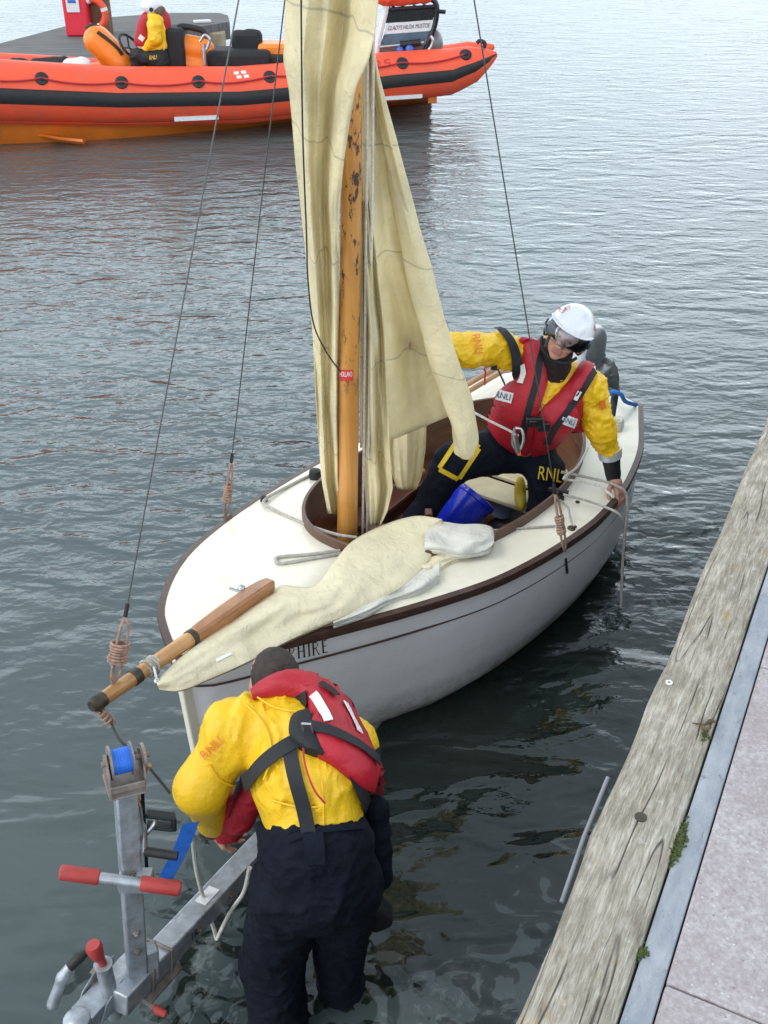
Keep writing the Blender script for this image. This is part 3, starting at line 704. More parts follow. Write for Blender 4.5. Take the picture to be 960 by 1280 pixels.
# hull
g = M(); rings = []
zf = [1, .72, .5, .28, .08, -.08, -.2, -.28]; wf = [1, 1.012, 1.012, .99, .93, .78, .45, 0.02]
def hullpt(t, s, f, w):
    z = sheer(t) * f if f > 0 else f
    bw = max(0, 1 - t / 1.1); w2 = w * (1 - .35 * bw * (1 - max(f, 0)) ** 1.2)
    return B(t + .10 * (1 - max(f, 0)) * bw * .5, s * w2, z)
zf = list(zf); rr = []
ff = np.linspace(0, 7, 22)
for q in ff:
    f = interp(q, range(8), zf); w = interp(q, range(8), wf)
    rr.append([hullpt(t, s, f, w) for t, s in outer])
g.loft(rr, True, False); g.f.append(tuple(range(len(g.v) - len(outer), len(g.v)))); g.m.append(0)
hull = g.build('hull', 'hull_paint', dinghy, ang=50); HB = bvh(hull)
# deck with oval cockpit
CT, CA, CB, CE = 2.06, 1.04, .555, 2.3
def oval(th, grow=0.):
    c, s = math.cos(th), math.sin(th); r = (abs(c / (CA + grow)) ** CE + abs(s / (CB + grow)) ** CE) ** (-1 / CE)
    return (CT + r * c, r * s - .0)
ND = 144
def outer_at(th):
    c, s = math.cos(th), math.sin(th); best = 0
    for (a, b), (a2, b2) in zip(outer, outer[1:] + outer[:1]):
        x1, y1, x2, y2 = a - CT, b, a2 - CT, b2; dx, dy = x2 - x1, y2 - y1; den = c * dy - s * dx
        if abs(den) < 1e-12: continue
        r = (x1 * dy - y1 * dx) / den; u = (x1 * s - y1 * c) / den
        if r > 0 and -1e-6 <= u <= 1 + 1e-6: best = max(best, r)
    return (CT + best * c, best * s)
OUT = [outer_at(2 * math.pi * i / ND) for i in range(ND)]
def hb(t, s): tb = RT if s > 0 else LT; return max(.05, interp(t, [a for a, b in tb], [b for a, b in tb]))
def deckz(t, s): return sheer(t) + .045 * max(0, 1 - (s / hb(t, s)) ** 2) * min(1, max(0, t) / .6 + .2)
rings = []
for k in range(9):
    f = (k / 8); rg = []
    for i in range(ND):
        a = OUT[i]; b = oval(2 * math.pi * i / ND); t = lerp(a[0], b[0], f); s = lerp(a[1], b[1], f)
        rg.append(B(t, s * .998, deckz(t, s) + .003))
    rings.append(rg)
g = M(); g.loft(rings, True, False); deck = g.build('deck', 'deck_paint', dinghy, ang=60); DB = bvh(deck)
# rubbing strake + thin cream capping + plank line
def along(tb_outer, f, w, dz, so, r1, r2, g):
    pts = []
    for i, (t, s) in enumerate(tb_outer):
        a = tb_outer[i - 1]; b = tb_outer[(i + 1) % len(tb_outer)]; d = V(b[0] - a[0], b[1] - a[1], 0).normalized(); nrm = V(d.y, -d.x, 0)
        if nrm.dot(V(t - 1.9, s * 3, 0)) < 0: nrm = -nrm
        c = B(t, s * w, sheer(t) * f + dz); nw = AX * nrm.x + LV * nrm.y
        pts.append([c + nw * (so + x) + V(0, 0, z) for x, z in ((-r1, -r2), (r1 * .8, -r2 * .9), (r1, 0), (r1 * .8, r2 * .9), (-r1, r2))])
    return g.loft(pts + [pts[0]], True, False)
g = along(outer, 1, 1, -.016, .010, .017, .022, M()); g.build('rubbing_strake', 'strake_wood', dinghy)
g = along(outer, 1, 1, -.145, .0045, .004, .0035, M()); g.build('plank_line', 'strake_wood', dinghy)
# coaming
rings = [[], [], [], []]
for i in range(ND):
    th = 2 * math.pi * i / ND
    for k, (gr, dz) in enumerate(((.0, -.03), (.0, .055), (-.018, .055), (-.018, -.14))):
        t, s = oval(th, gr); rings[k].append(B(t, s, deckz(t, s) + dz))
g = M(); g.loft(rings, True, False); coam = g.build('coaming', 'coaming_wood', dinghy, bevel=.004)
rings = []
for k, (gr, z) in enumerate(((-.02, .56), (-.02, .45), (-.03, .3), (-.06, .16), (-.16, .115))):
    rings.append([B(*oval(2 * math.pi * i / ND, gr), z) for i in range(ND)])
g = M(); g.loft(rings, True, False); g.build('cockpit_lining', 'mahogany', dinghy)
g = M(); g.f = [tuple(range(ND))]; g.m = [0]; g.v = [B(*oval(2 * math.pi * i / ND, -.10), .12) for i in range(ND)]; g.build('cockpit_floor', 'floor_grey', dinghy)
g = M()
for s in np.linspace(-.42, -.02, 5): g.beam(B(1.25, s, .16), B(2.6, s, .16), .085, .02)
g.build('bottom_boards', 'floor_wood', dinghy, bevel=.003)
g = M(); g.beam(B(1.35, -.12, .28), B(1.78, -.08, .28), .04, .30); g.build('centreboard_case', 'mahogany', dinghy, bevel=.006)
g = M(); g.beam(B(2.55, -.5, .33), B(2.55, .5, .33), .20, .03); g.beam(B(2.9, -.42, .33), B(2.9, .42, .33), .40, .03); g.build('thwart', 'thwart_cream', dinghy, bevel=.008)
g = M(); g.beam(B(1.72, -.52, .40), B(1.72, .10, .40), .10, .03); g.beam(B(1.74, .05, .14), B(1.74, .05, .62), .06, .04, up=V(1, 0, 0)); g.build('thwart', 'mahogany', dinghy, bevel=.006)
# side seat of dark wood seen behind the sail
g = M(); g.beam(B(1.5, -.42, .36), B(2.75, -.46, .36), .16, .025); g.build('side_bench', 'mahogany', dinghy, bevel=.005)
# stem band
g = M(); g.loft([[hullpt(0, 0, f, 1) + AX * dx + LV * dy for dx, dy in ((-.03, -.018), (-.034, .018), (.03, .022), (.03, -.022))] for f in (1.0, .7, .4, .1, -.1)], True, True); g.build('stem', 'deck_paint', dinghy, bevel=.006)
# name
GL = {'S': [[(.85, .85), (.5, 1), (.15, .85), (.2, .6), (.8, .4), (.85, .15), (.5, 0), (.12, .15)]], 'A': [[(0, 0), (.5, 1)], [(.5, 1), (1, 0)], [(.22, .38), (.78, .38)]],
      'M': [[(.08, 0), (.14, 1)], [(.14, 1), (.5, .1)], [(.5, .1), (.86, 1)], [(.86, 1), (.92, 0)]], 'P': [[(.2, 0), (.2, 1)], [(.2, .97), (.6, .97), (.85, .74), (.6, .5), (.2, .5)]],
      'H': [[(.12, 0), (.12, 1)], [(.88, 0), (.88, 1)], [(.12, .5), (.88, .5)]], 'I': [[(.5, 0), (.5, 1)]], 'R': [[(.18, 0), (.18, 1)], [(.18, .97), (.6, .97), (.82, .75), (.6, .52), (.18, .52)], [(.5, .5), (.95, 0)]],
      'E': [[(.2, 0), (.2, 1)], [(.2, .97), (.82, .97)], [(.2, .52), (.7, .52)], [(.2, .03), (.85, .03)]]}
SRF = {'P': [(.2, 0)], 'A': [(0, 0), (1, 0)], 'M': [(.08, 0), (.92, 0), (.14, 1), (.86, 1)], 'H': [(.12, 0), (.12, 1), (.88, 0), (.88, 1)], 'I': [(.5, 0), (.5, 1)], 'R': [(.18, 0), (.95, 0)], 'E': [], 'S': []}
def serif_px(tree, s, bl, br, tl, Y, off):
    wd = [dict(I=.5, M=1.25).get(c, 1.0) for c in s]; tot = sum(wd); g = M(); x0 = 0
    bl, br, tl = [Vector((*p, 0)) for p in (bl, br, tl)]
    def fn(x, y):
        q = bl + (br - bl) * x + (tl - bl) * y; p, n = hitpx(tree, q.x, q.y, Y); return p + n * off
    asp = (tl - bl).length / (br - bl).length
    def stroke(a, b, w):
        d = Vector((b[0] - a[0], (b[1] - a[1]) * asp)); d.normalize(); n = Vector((-d.y, d.x)) * w / 2
        g.add([fn(a[0] + n.x, a[1] + n.y / asp), fn(b[0] + n.x, b[1] + n.y / asp), fn(b[0] - n.x, b[1] - n.y / asp), fn(a[0] - n.x, a[1] - n.y / asp)], [(0, 1, 2, 3)])
    for c, w in zip(s, wd):
        cw = w / tot * .74
        for st in GL[c]:
            for a, b in zip(st, st[1:]):
                vert = abs(b[1] - a[1]) > .5; stroke((x0 + a[0] * cw, a[1]), (x0 + b[0] * cw, b[1]), .019 if vert else .009)
        for a in SRF[c]: stroke((x0 + a[0] * cw - .018, a[1]), (x0 + a[0] * cw + .018, a[1]), .007)
        x0 += w / tot
    return g
cuf = serif_px(HB, 'SAMPHIRE', (322, 833), (414, 814), (321, 817), 3.5, .003); o = cuf.build('name_lettering', 'black_gloss', dinghy); tag(o, 'boat name in black serif capitals')
# small deck fittings
def fit(px, py, zo=.0):
    z = .66
    for _ in range(8):
        w = W(px, py, z) - O; t, s = w.dot(AX), w.dot(LV); z = deckz(t, s) + .003
    return W(px, py, z) + V(0, 0, zo)
g = M(); p = fit(697, 623); g.lathe([(.035, 0), (.035, .02), (.028, .035), (.012, .04)], p, n=16); g.beam(p + V(-.05, .02, .045), p + V(.05, -.02, .045), .02, .02); g.build('cam_cleat', 'black_rubber', dinghy)
g = M(); p = fit(330, 626); g.lathe([(.02, 0), (.018, .02), (.01, .03)], p, n=12); g.build('fairlead', 'black_rubber', dinghy)
g = M(); p = fit(394, 598); g.lathe([(.03, 0), (.035, .02), (.03, .05), (.015, .055)], p, n=14); g.build('cleat', 'black_rubber', dinghy)
g = M(); p = fit(714, 661); g.lathe([(.022, 0), (.018, .01), (.006, .018)], p, n=12); g.ball(p + V(.02, 0, .012), .008, 6); g.build('eye_plate', 'bronze_dark', dinghy)
g = M(); p = fit(722, 628); g.lathe([(.012, 0), (.012, .006), (.004, .01)], p, n=8); g.build('eye_plate', 'bronze_dark', dinghy)
p, nn = hitpx(HB, 707, 752, 4.9); g = M(); g.lathe([(.016, -.004), (.022, .004), (.014, .006)], p, nn, 14); g.build('drain_plug', 'black_rubber', dinghy)
p1, n1_ = hitpx(HB, 706, 698, 4.4); p2, n2_ = hitpx(HB, 708, 716, 4.4); g = M(); g.beam(p1 + n1_ * .006, p2 + n2_ * .006, .012, .006, up=n1_); g.build('chain_plate', 'black_rubber', dinghy)
# mast
MF = W(434, 668, .68); MT = V(-.06, MF.y + .02, 5.0); MH = V(-.06, 4.33, 4.8)
m0 = MF.lerp(MT, -.10); g = M(); nseg = 30
g.tube([m0.lerp(MT, i / nseg) for i in range(nseg + 1)], [lerp(.052, .030, (i / nseg) ** 1.1) for i in range(nseg + 1)], 20)
mast = g.build('mast', 'spruce', dinghy); MB_ = bvh(mast)
g = loft_px(MB_, [(425, 462), (425, 476)], [(441, 462), (441, 476)], MF.y, 5, 6, .0025); o = g.build('mast_label', 'label_red', mast); tag(o, 'red label on the mast')
g = text_px(MB_, 'HOLLAND', (426, 470.5), (440, 470.5), (426, 464), MF.y, .0045); g.build('label_lettering', 'label_white', mast)
# bowsprit
bh = W(338, 730, .84); bt = W(122, 878, .93)
g = M(); pts = []; d = (bh - bt)
def bs(u): return bt + d * u
ax = d.normalized(); sx_ = ax.cross(V(0, 0, 1)).normalized(); uz = sx_.cross(ax)
rings = []
for u, hw, hh in ((.50, .030, .030), (.55, .036, .036), (.70, .043, .041), (.86, .045, .043), (.95, .040, .038), (1.0, .030, .030)):
    rings.append([bs(u) + sx_ * hw * .88 * x + uz * hh * .88 * z for x, z in ((-1, -.7), (-.7, -1), (.7, -1), (1, -.7), (1, .7), (.7, 1), (-.7, 1), (-1, .7))])
g.loft(rings, True, True); bsp = g.build('bowsprit', 'spar_varnish', dinghy, bevel=.004)
g = M(); g.tube([bs(u) for u in (0.02, .2, .4, .52)], [.027, .029, .031, .031], 18); g.build('spar', 'spar_wood', bsp)
g = M(); g.tube([bs(-.03), bs(-.015), bs(.028), bs(.03)], [.02, .029, .029, .027], 16); g.build('spar_cap', 'bronze_dark', bsp)
g = M(); g.tube([bs(.17), bs(.205)], .032, 16); g.build('spar_band', 'bronze_dark', bsp)
g = M(); g.tube([bs(.485), bs(.51)], .035, 16); g.build('spar_band', 'bronze_dark', bsp)
g = M(); q = bs(.86); g.tube([q + V(-.03, 0, .03), q + V(-.085, .01, .045)], .006, 8); g.ball(q + V(-.035, .02, .035), .018, 6); g.ball(q + V(-.06, -.02, .0), .02, 6); g.build('deck_pin', 'steel', bsp)
g = M(); q = bs(.24); g.coil(q, bs(.29), .030, .006, 4, wob=.1); g.build('rope_whipping', 'rope_grey', bsp)
g = M(); q = bs(.27); q2 = W(196, 852, .93); g.tube([bs(.28), q2.lerp(bs(.28), .5) + V(0, 0, .02), q2], .006, 8); g.ball(bs(.28) + V(.01, 0, -.03), .016, 6); g.ball(q2, .014, 6); g.build('shackle', 'steel', bsp)
# standing rigging
def stay(name, base, lash_top_px, r=.0029, lash=True, Yl=None, bulk=.012):
    d = (MH - base); 
    # lashing length found from the picture height of its top
    best = min(np.linspace(.02, .3, 120), key=lambda s: abs(py_of(base + d * s) - lash_top_px))
    top = base + d * best
    g = M(); g.tube([top, MH], r, 6); o = g.build(name, 'wire', dinghy)
    g = M()
    for k in range(3):
        a = 2.1 * k; off = V(math.cos(a), math.sin(a), 0) * bulk
        g.tube(catmull([base, base.lerp(top, .2) + off, base.lerp(top, .8) + off, top], 6), .0055, 6)
    g.coil(base.lerp(top, .32), base.lerp(top, .62), bulk * 1.5, .0055, 7, wob=.1); g.build('lashing', 'rope_brown', o)
    g = M(); g.tube([top, top + d.normalized() * .05], .008, 8); g.build('wire_end', 'black_rubber', o)
    return o
def py_of(p):
    q = np.array(p) - _C; return 640 - F_PX * (q @ _U) / (q @ _F)
stay('shroud', W(706, 690, .62), 617); stay('shroud', W(281, 648, .64), 578)
fs = stay('forestay', W(141, 855, .95), 770, bulk=.02)
# halyards beside the mast, slack downhaul
g = M(); 
for dx in (.075, .098):
    g.tube([MF + V(dx, .02, -.03), MF.lerp(MT, .4) + V(dx - .012, .03, 0), MF.lerp(MT, .95) + V(dx - .05, .02, 0)], .006, 8)
g.build('halyard', 'rope_white', dinghy)
g = M(); g.tube(catmull([A(425, 464, 4.22), A(408, 440, 4.15), A(392, 405, 4.1), A(385, 350, 4.1), A(383, 290, 4.1), A(378, 150, 4.1), A(376, -60, 4.1)], 8), .0035, 6); g.build('halyard', 'black_rubber', dinghy)

# ------------------------------------------------------------------ ropes lying about the dinghy
def rope(name, px, r, mt, label, z=None, lift=.008, cat='rope', n=8):
    pts = []
    for q in px:
        if len(q) == 3: pts.append(W(q[0], q[1], q[2]))
        else: pts.append(fit(q[0], q[1], lift))
    g = M(); g.tube(catmull(pts, n), r, 8); return tag(g.build(name, mt), label, cat)
rope('deck_line', [(400, 590), (365, 607), (330, 626, .72), (345, 640), (385, 658), (420, 668, .77), (446, 672, .76)], .0085, 'rope_grey', 'pale control line led over the foredeck from the fairlead to the mast foot')
rope('rope_loop', [(425, 690), (385, 695), (350, 698), (345, 702), (352, 706), (390, 700), (425, 694)], .0085, 'rope_grey', 'doubled pale rope end lying in a loop on the foredeck')
rope('jib_sheet', [(612, 665), (650, 662), (694, 659)], .006, 'rope_grey', 'straight pale sheet running from the rolled jib to the shroud lashing')
rope('mooring_line', [(612, 770, .3), (700, 690, .0)][:0] + [(702, 590, .74), (735, 597, .69), (770, 607, .68), (784, 625, .60), (779, 690, .30), (776, 760, .0)], .008, 'rope_grey', 'pale rope under the kneeling man\'s hand hanging over the gunwale to the water')
rope('mooring_line', [(704, 618, .7), (740, 628, .66), (770, 640, .65), (781, 652, .58)], .007, 'rope_grey', 'pale rope crossing the side deck below the hand')
rope('cockpit_line', [(735, 560, .73), (722, 583, .73), (705, 597, .73), (712, 600, .70), (745, 606, .68), (768, 622, .66)], .007, 'rope_white', 'pale rope following the inside of the cockpit rim to the hand')
g = M(); p = fit(699, 626, .01); q = fit(715, 661, .015); g.tube([p, p.lerp(q, .5) + V(.01, 0, .03), q], .006, 8); tag(g.build('lacing_line', 'rope_grey'), 'short lacing between the black cam cleat and its deck eye', 'rope')
p = fit(770, 536, .0); g = M()
for k, (R, z) in enumerate(((.036, .012), (.036, .028), (.034, .044), (.022, .05), (.03, .058))):
    g.tube([p + V(math.cos(a) * R + .004 * math.sin(3 * a), math.sin(a) * R, z + .006 * math.sin(a * 2)) for a in np.linspace(0, 2 * math.pi, 22)], .010, 7)
tag(g.build('rope_coil', 'rope_white'), 'small coil of white rope on the aft side deck', 'rope coil')
# tangle in the cockpit
g = M()
for k in range(6):
    c0 = B(1.55 + .10 * k, -.27 + random.uniform(-.08, .08), .24); pts = []
    for i in range(9):
        a = i / 8 * 2 * math.pi * .8 + k; pts.append(c0 + V(math.cos(a) * .09, math.sin(a) * .07, .03 * math.sin(a * 2 + k)))
    g.tube(catmull(pts, 4), .008, 7)
tag(g.build('rope_tangle', 'rope_brown'), 'tangle of brown and tan rope on the cockpit floor behind the mast', 'rope')
# oars along the far side deck
for i, (dz, lab) in enumerate(((0, 'oar with orange loom nearest the cockpit on the far side deck'), (.0, 'oar lying outermost along the far side deck'))):
    a = W(572, 497 - 9 * i, .72); b = W(640, 457 - 9 * i, .72); c = b + (b - a) * .9
    g = M(); g.tube([a, b, c], .018, 10); root = g.build('oar', 'spar_wood'); tag(root, lab, 'oar', 'oars on the far side deck')
    g = M(); g.box(c + (b - a) * .35, ((b - a).length * .8, .10, .012), ((b - a).normalized(), (b - a).normalized().cross(V(0, 0, 1)), V(0, 0, 1))); g.build('blade', 'spar_varnish', root, bevel=.004)
a = W(606, 481, .74); g = M(); g.tube(catmull([a, a + V(0, 0, .08), a + V(.03, .02, .12), A(690, 440, a.y + .1)], 6), .006, 8); tag(g.build('cord', 'red_cord'), 'red cord rising from the oars behind the kneeling man', 'cord')
# paddle handle in the cockpit
a = W(487, 612, .35); b = W(530, 588, .42); g = M(); g.tube([a, b], .020, 12); g.ball(a, .025, 8); tag(g.build('boat_hook', 'spar_wood'), 'pale wooden pole end lying among the ropes in the cockpit', 'boat hook')
# bucket
bb = W(562, 660, .26); bax = V(.62, .42, .62).normalized()
g = M(); g.lathe([(.092, 0), (.096, .006), (.125, .21), (.134, .215), (.134, .24), (.128, .243), (.120, .21), (.09, .012), (.01, .010)], bb, bax, 32)
bk = g.build('bucket', 'blue_plastic'); tag(bk, 'bright blue plastic bucket tipped over in the cockpit beside the man\'s knee', 'bucket')
s_ = bax.orthogonal().normalized(); t_ = bax.cross(s_); g = M(); g.tube([bb + bax * .225 + (s_ * math.cos(a) + t_ * math.sin(a) * .8) * .139 + bax * (.03 * math.sin(a)) for a in np.linspace(0, math.pi, 16)], .003, 6); g.build('handle', 'steel', bk)
p = W(626, 643, .16); g = M(); g.lathe([(.06, 0), (.062, .01), (.075, .10), (.078, .105), (.070, .104), (.056, .015), (.005, .014)], p, V(.1, .1, 1), 24); tag(g.build('plastic_tub', 'clear_plastic'), 'small translucent blue tub standing behind the blue bucket', 'tub')
# outboard motor
OC = A(752, 452, 6.35)
outb = empty('outboard_motor', B(3.75, .0, .3), 'silver and grey outboard motor clamped to the dinghy\'s transom', 'outboard motor')
def ol(t, s, z): return B(3.80 + t * .88, -.07 + s * .86, .66 + z * .86)
g = sdf_mesh([ell(ol(0, 0, .16), (.110, .172, .146), np.array([LV[:], AX[:], (0, 0, 1)]).T), ell(ol(.03, 0, .02), (.10, .146, .12), np.array([LV[:], AX[:], (0, 0, 1)]).T), cap(ol(-.05, 0, .26), ol(.08, 0, .22), .085, .07)],   .0065, .05,
    labels=lambda c, m: [0 if (Vector(q) - ol(0, 0, 0)).dot(LV) < .06 and (Vector(q) - ol(0, 0, 0)).dot(AX) < .12 else 1 for q in c])
cw = g.build('cowl', ['engine_silver', 'engine_grey'], outb); CWB = bvh(cw)
g = text_px(CWB, 'HONDA', (753, 480), (762, 442), (746, 478), OC.y, .008); g.build('cowl_lettering', 'black_gloss', cw)
g = M(); g.beam(ol(.0, 0, -.1), ol(.02, 0, -.75), .12, .10, up=LV); g.box(ol(-.16, 0, -.25), (.10, .22, .26), (AX, LV, V(0, 0, 1))); g.build('drive_leg', 'engine_grey', outb, bevel=.02)
g = M(); g.box(ol(-.02, .06, -.07), (.26, .22, .16), (AX, LV, V(0, 0, 1))); g.build('engine_pan', 'engine_grey', outb, bevel=.03)
a = W(765, 520, .68); b = W(769, 492, .78); g = M(); g.tube([a, b, ol(-.1, .05, -.08)], [.020, .024, .02], 12); g.build('tiller_handle', 'black_rubber', outb)
rope('tie_line', [(757, 492, .80), (768, 490, .82), (776, 493, .80), (782, 502, .72), (795, 506, .62)], .013, 'blue_rope', 'blue rope tied over the outboard tiller at the transom')
# fuel hose hump behind engine
p = ol(.14, .12, -.12); g = sdf_mesh([ell(p, (.08, .10, .15)), cap(p, p + V(.05, 0, -.15), .07)], .014, .04, wrinkle(.008, 14)); tag(g.build('engine_bag', 'engine_grey'), 'dark grey padded bag tied beside the outboard', 'bag')

# ------------------------------------------------------------------ SAILS
def sheet(rows, Yf, nu=36, nv=90, fold=None, bottom=None, g=None):
    ys = [r[0] for r in rows]; g = g or M(); grid = []
    for j in range(nv + 1):
        v = j / nv; row = []
        for i in range(nu + 1):
            u = i / nu
            y = lerp(ys[0], ys[-1] if bottom is None else bottom(u), v)
            xl = interp(y, ys, [r[1] for r in rows]); xr = interp(y, ys, [r[2] for r in rows])
            x = lerp(xl, xr, u); row.append(A(x, y, Yf(u, v, y) + (fold(u, v) if fold else 0)))
        grid.append(row)
    return g.loft(grid, False, False)
mains = empty('mainsail', B(1.3, 0, .75), 'cream mainsail hanging loosely gathered around the mast', 'sail')
rowsL = [(-520, 415, 458), (-300, 380, 466), (-100, 362, 472), (0, 357, 473), (40, 356, 469), (75, 354, 461), (110, 361, 445), (150, 365, 438), (200, 369, 430), (260, 376, 424), (330, 383, 424), (420, 391, 425), (520, 396, 425), (600, 402, 426), (642, 410, 430)]
def foldL(u, v):
    a = 2 * math.pi
    return (.050 * math.sin(a * (1.6 * u + .35 * v) + .6) + .022 * math.sin(a * (3.4 * u - .7 * v) + 1.3 + 2.6 * v) * (.5 + noise.noise(V(u, v * 6, 5))) + .004 * math.sin(a * (8 * u + 2.2 * v)) + .075 * noise.noise(V(u * 2.4, v * 8, 1)) + .03 * noise.noise(V(u * 5, v * 22, 7)))
YL = lambda u, v, y: lerp(4.30, interp(y, [-520, -100, 60, 260, 400, 640], [4.24, 4.12, 4.12, 4.20, 4.27, 4.33]), u ** .7) + .04 - .15 * min(1, max(0, (330 - y) / 250)) * u ** 2
g = sheet(rowsL, YL, 48, 130, foldL); g.build('gathered_luff', 'sail_cloth', mains, solid=.0018)
rowsR = [(-520, 452, 462), (-100, 452, 467), (60, 452, 467), (100, 450, 472), (150, 449, 482), (200, 449, 495), (260, 449, 510), (330, 449, 528), (400, 450, 548), (450, 450, 564), (500, 450, 574), (560, 450, 580)]
def foldR(u, v):
    a = 2 * math.pi; e = min(1, v * 2)
    return e * (.06 * math.sin(a * (1.1 * u + .3) + 2.2 * v) + .020 * math.sin(a * (2.7 * u - 1.4 * v) + 1) + .03 * noise.noise(V(u * 6, v * 16, 9))) + .07 * noise.noise(V(u * 3.2, v * 6, 4)) * e
YR = lambda u, v, y: 4.42 + .16 * u * interp(y, [0, 500], [0, 1])
g = sheet(rowsR, YR, 48, 130, foldR, bottom=lambda u: interp(u, [0, .25, .6, 1], [560, 553, 535, 514])); g.build('sail_body', 'sail_cloth', mains, solid=.0018)
# hanging middle fold and small rear fold
rowsM = [(250, 452, 462), (330, 452, 472), (420, 453, 481), (500, 453, 484), (560, 453, 487), (610, 456, 491), (640, 458, 484), (657, 461, 476)]
g = sheet(rowsM, lambda u, v, y: 4.37 - .05 * v, 22, 70, lambda u, v: .045 * math.sin(9 * u + 2 * v) + .02 * math.sin(19 * u - 5 * v) + .04 * noise.noise(V(u * 3, v * 6, 9))); g.build('hanging_fold', 'sail_cloth', mains, solid=.0018)
rowsB = [(500, 484, 534), (560, 486, 532), (596, 491, 527), (612, 497, 520)]
g = sheet(rowsB, lambda u, v, y: 4.78, 22, 24, lambda u, v: .04 * math.sin(8 * u + 2 * v) + .015 * math.sin(21 * u)); g.build('hanging_fold', 'sail_cloth', mains, solid=.0018)
# rolled leech
cl = [(462, 60, 5), (470, 110, 7), (489, 190, 9), (505, 260, 12), (522, 330, 15), (540, 400, 17), (556, 450, 17), (568, 490, 17), (577, 525, 16), (581, 550, 15), (583, 566, 12), (583, 573, 5)]
rings = []
cc = catmull([(a, b, r) for a, b, r in cl], 8)
for i, q in enumerate(cc):
    Yc = 4.50 - .12 * i / len(cc); c0 = A(q.x, q.y, Yc); r = q.z / F_PX * (c0 - V(*_C)).length; w = c0
    t = A(cc[min(i + 1, len(cc) - 1)].x, cc[min(i + 1, len(cc) - 1)].y, Yc) - A(cc[max(i - 1, 0)].x, cc[max(i - 1, 0)].y, Yc); t.normalize()
    s = t.cross(V(0, 1, 0)).normalized(); f2 = t.cross(s)
    rings.append([w + (s * math.cos(a) * r + f2 * math.sin(a) * r * .75) * (1 + .16 * math.sin(3 * a + i * .13) + .12 * noise.noise(V(math.cos(a) * 1.5, math.sin(a) * 1.5, i * .12)) * 2) for a in [2 * math.pi * k / 20 for k in range(20)]])
g = M(); g.loft(rings, True, True); g.build('rolled_leech', 'sail_cloth', mains)
rope('clew_line', [(586, 512, 1.06), (610, 525, 1.05), (636, 538, 1.04), (648, 545, 1.03)], .007, 'rope_white', 'pale rope from the sail corner to the carabiner at the man\'s waist')
# jib lying on the foredeck
jib = empty('jib', B(.7, .2, .8), 'cream jib dropped in folds over the foredeck and bowsprit', 'sail')
UE = resamp(cat2([(195, 852), (220, 826), (262, 792), (300, 764), (338, 742), (352, 732), (392, 733), (415, 706), (440, 677), (480, 656), (520, 645), (552, 649)]), 80)
LE = resamp(cat2([(199, 862), (226, 864), (262, 850), (310, 829), (360, 803), (415, 779), (460, 758), (500, 738), (528, 712), (545, 685), (554, 652)]), 80)
grid = []
for j in range(80):
    s = j / 79; row = []
    for i in range(31):
        u = i / 30; q = UE[j].lerp(LE[j], u)
        p0 = fit(q.x, q.y); base = .70 if p0.z < .3 else p0.z
        if s < .3: base = lerp(.90, max(base, .80), s / .3)
        elif s > .45: base = base + .055 * min(1, (s - .45) / .2) * (1 - .75 * u)
        f_ = .7 * math.sin(5.5 * u + 2.2 * s) + .15 * math.sin(11 * u - 7 * s + 1) + .9 * noise.noise(V(u * 2.2, s * 5, 3)) + .5 * noise.noise(V(u * 5, s * 11, 8))
        z = base + .012 + (.05 * math.sin(math.pi * u) ** .7 + .022 * f_ * math.sin(math.pi * min(1, max(0, u))) ** .5) * (.5 + .5 * math.sin(math.pi * min(1, s * 1.1)))
        if u in (0, 1): z = base + (.006 if s > .3 else -.01)
        row.append(W(q.x, q.y, z))
    grid.append(row)
g = M(); g.loft(grid, False, False); g.build('sail_panel', 'jib_cloth', jib, solid=.002)
def dk(px, py, h): p = fit(px, py); return (p if p.z > .4 else W(px, py, .68)) + V(0, 0, h)
def lofted(UE_, LE_, n, bul, zb, f, seed):
    a = resamp(cat2(UE_), n); b = resamp(cat2(LE_), n); grid = []
    for j in range(n):
        s = j / (n - 1); row = []
        for i in range(17):
            u = i / 16; q = a[j].lerp(b[j], u); zz = max(fit(q.x, q.y).z, .6) + zb + bul * math.sin(math.pi * u) ** .6 + f * noise.noise(V(u * 3 + seed, s * 4, seed)) * math.sin(math.pi * u)
            row.append(W(q.x, q.y, zz))
        for i in range(16, -1, -1): row.append(row[i] - V(0, 0, .012 + .3 * bul * math.sin(math.pi * i / 16)))
        grid.append(row)
    g = M(); g.loft(grid, True, True); return g
g = lofted([(532, 656), (552, 652), (575, 655), (600, 655), (615, 659), (618, 668)], [(530, 690), (550, 692), (572, 696), (592, 694), (610, 690), (617, 682)], 26, .060, .03, .03, 2); g.build('sail_roll', 'jib_grey', jib)
g = lofted([(415, 775), (460, 752), (500, 730), (528, 706), (549, 694)], [(418, 783), (462, 768), (492, 750), (524, 742), (549, 728)], 26, .035, .004, .03, 5); g.build('sail_fold', 'jib_grey', jib)
g = lofted([(524, 700), (545, 690), (566, 688), (588, 690)], [(530, 716), (548, 714), (562, 704), (588, 695)], 16, .030, .004, .03, 8); g.build('sail_fold', 'jib_cloth', jib)
g = M(); a = W(271, 826, .95); b = W(289, 817, .95); g.beam(a, b, .016, .006); g.build('sail_tag', 'label_white', jib, bevel=.001)
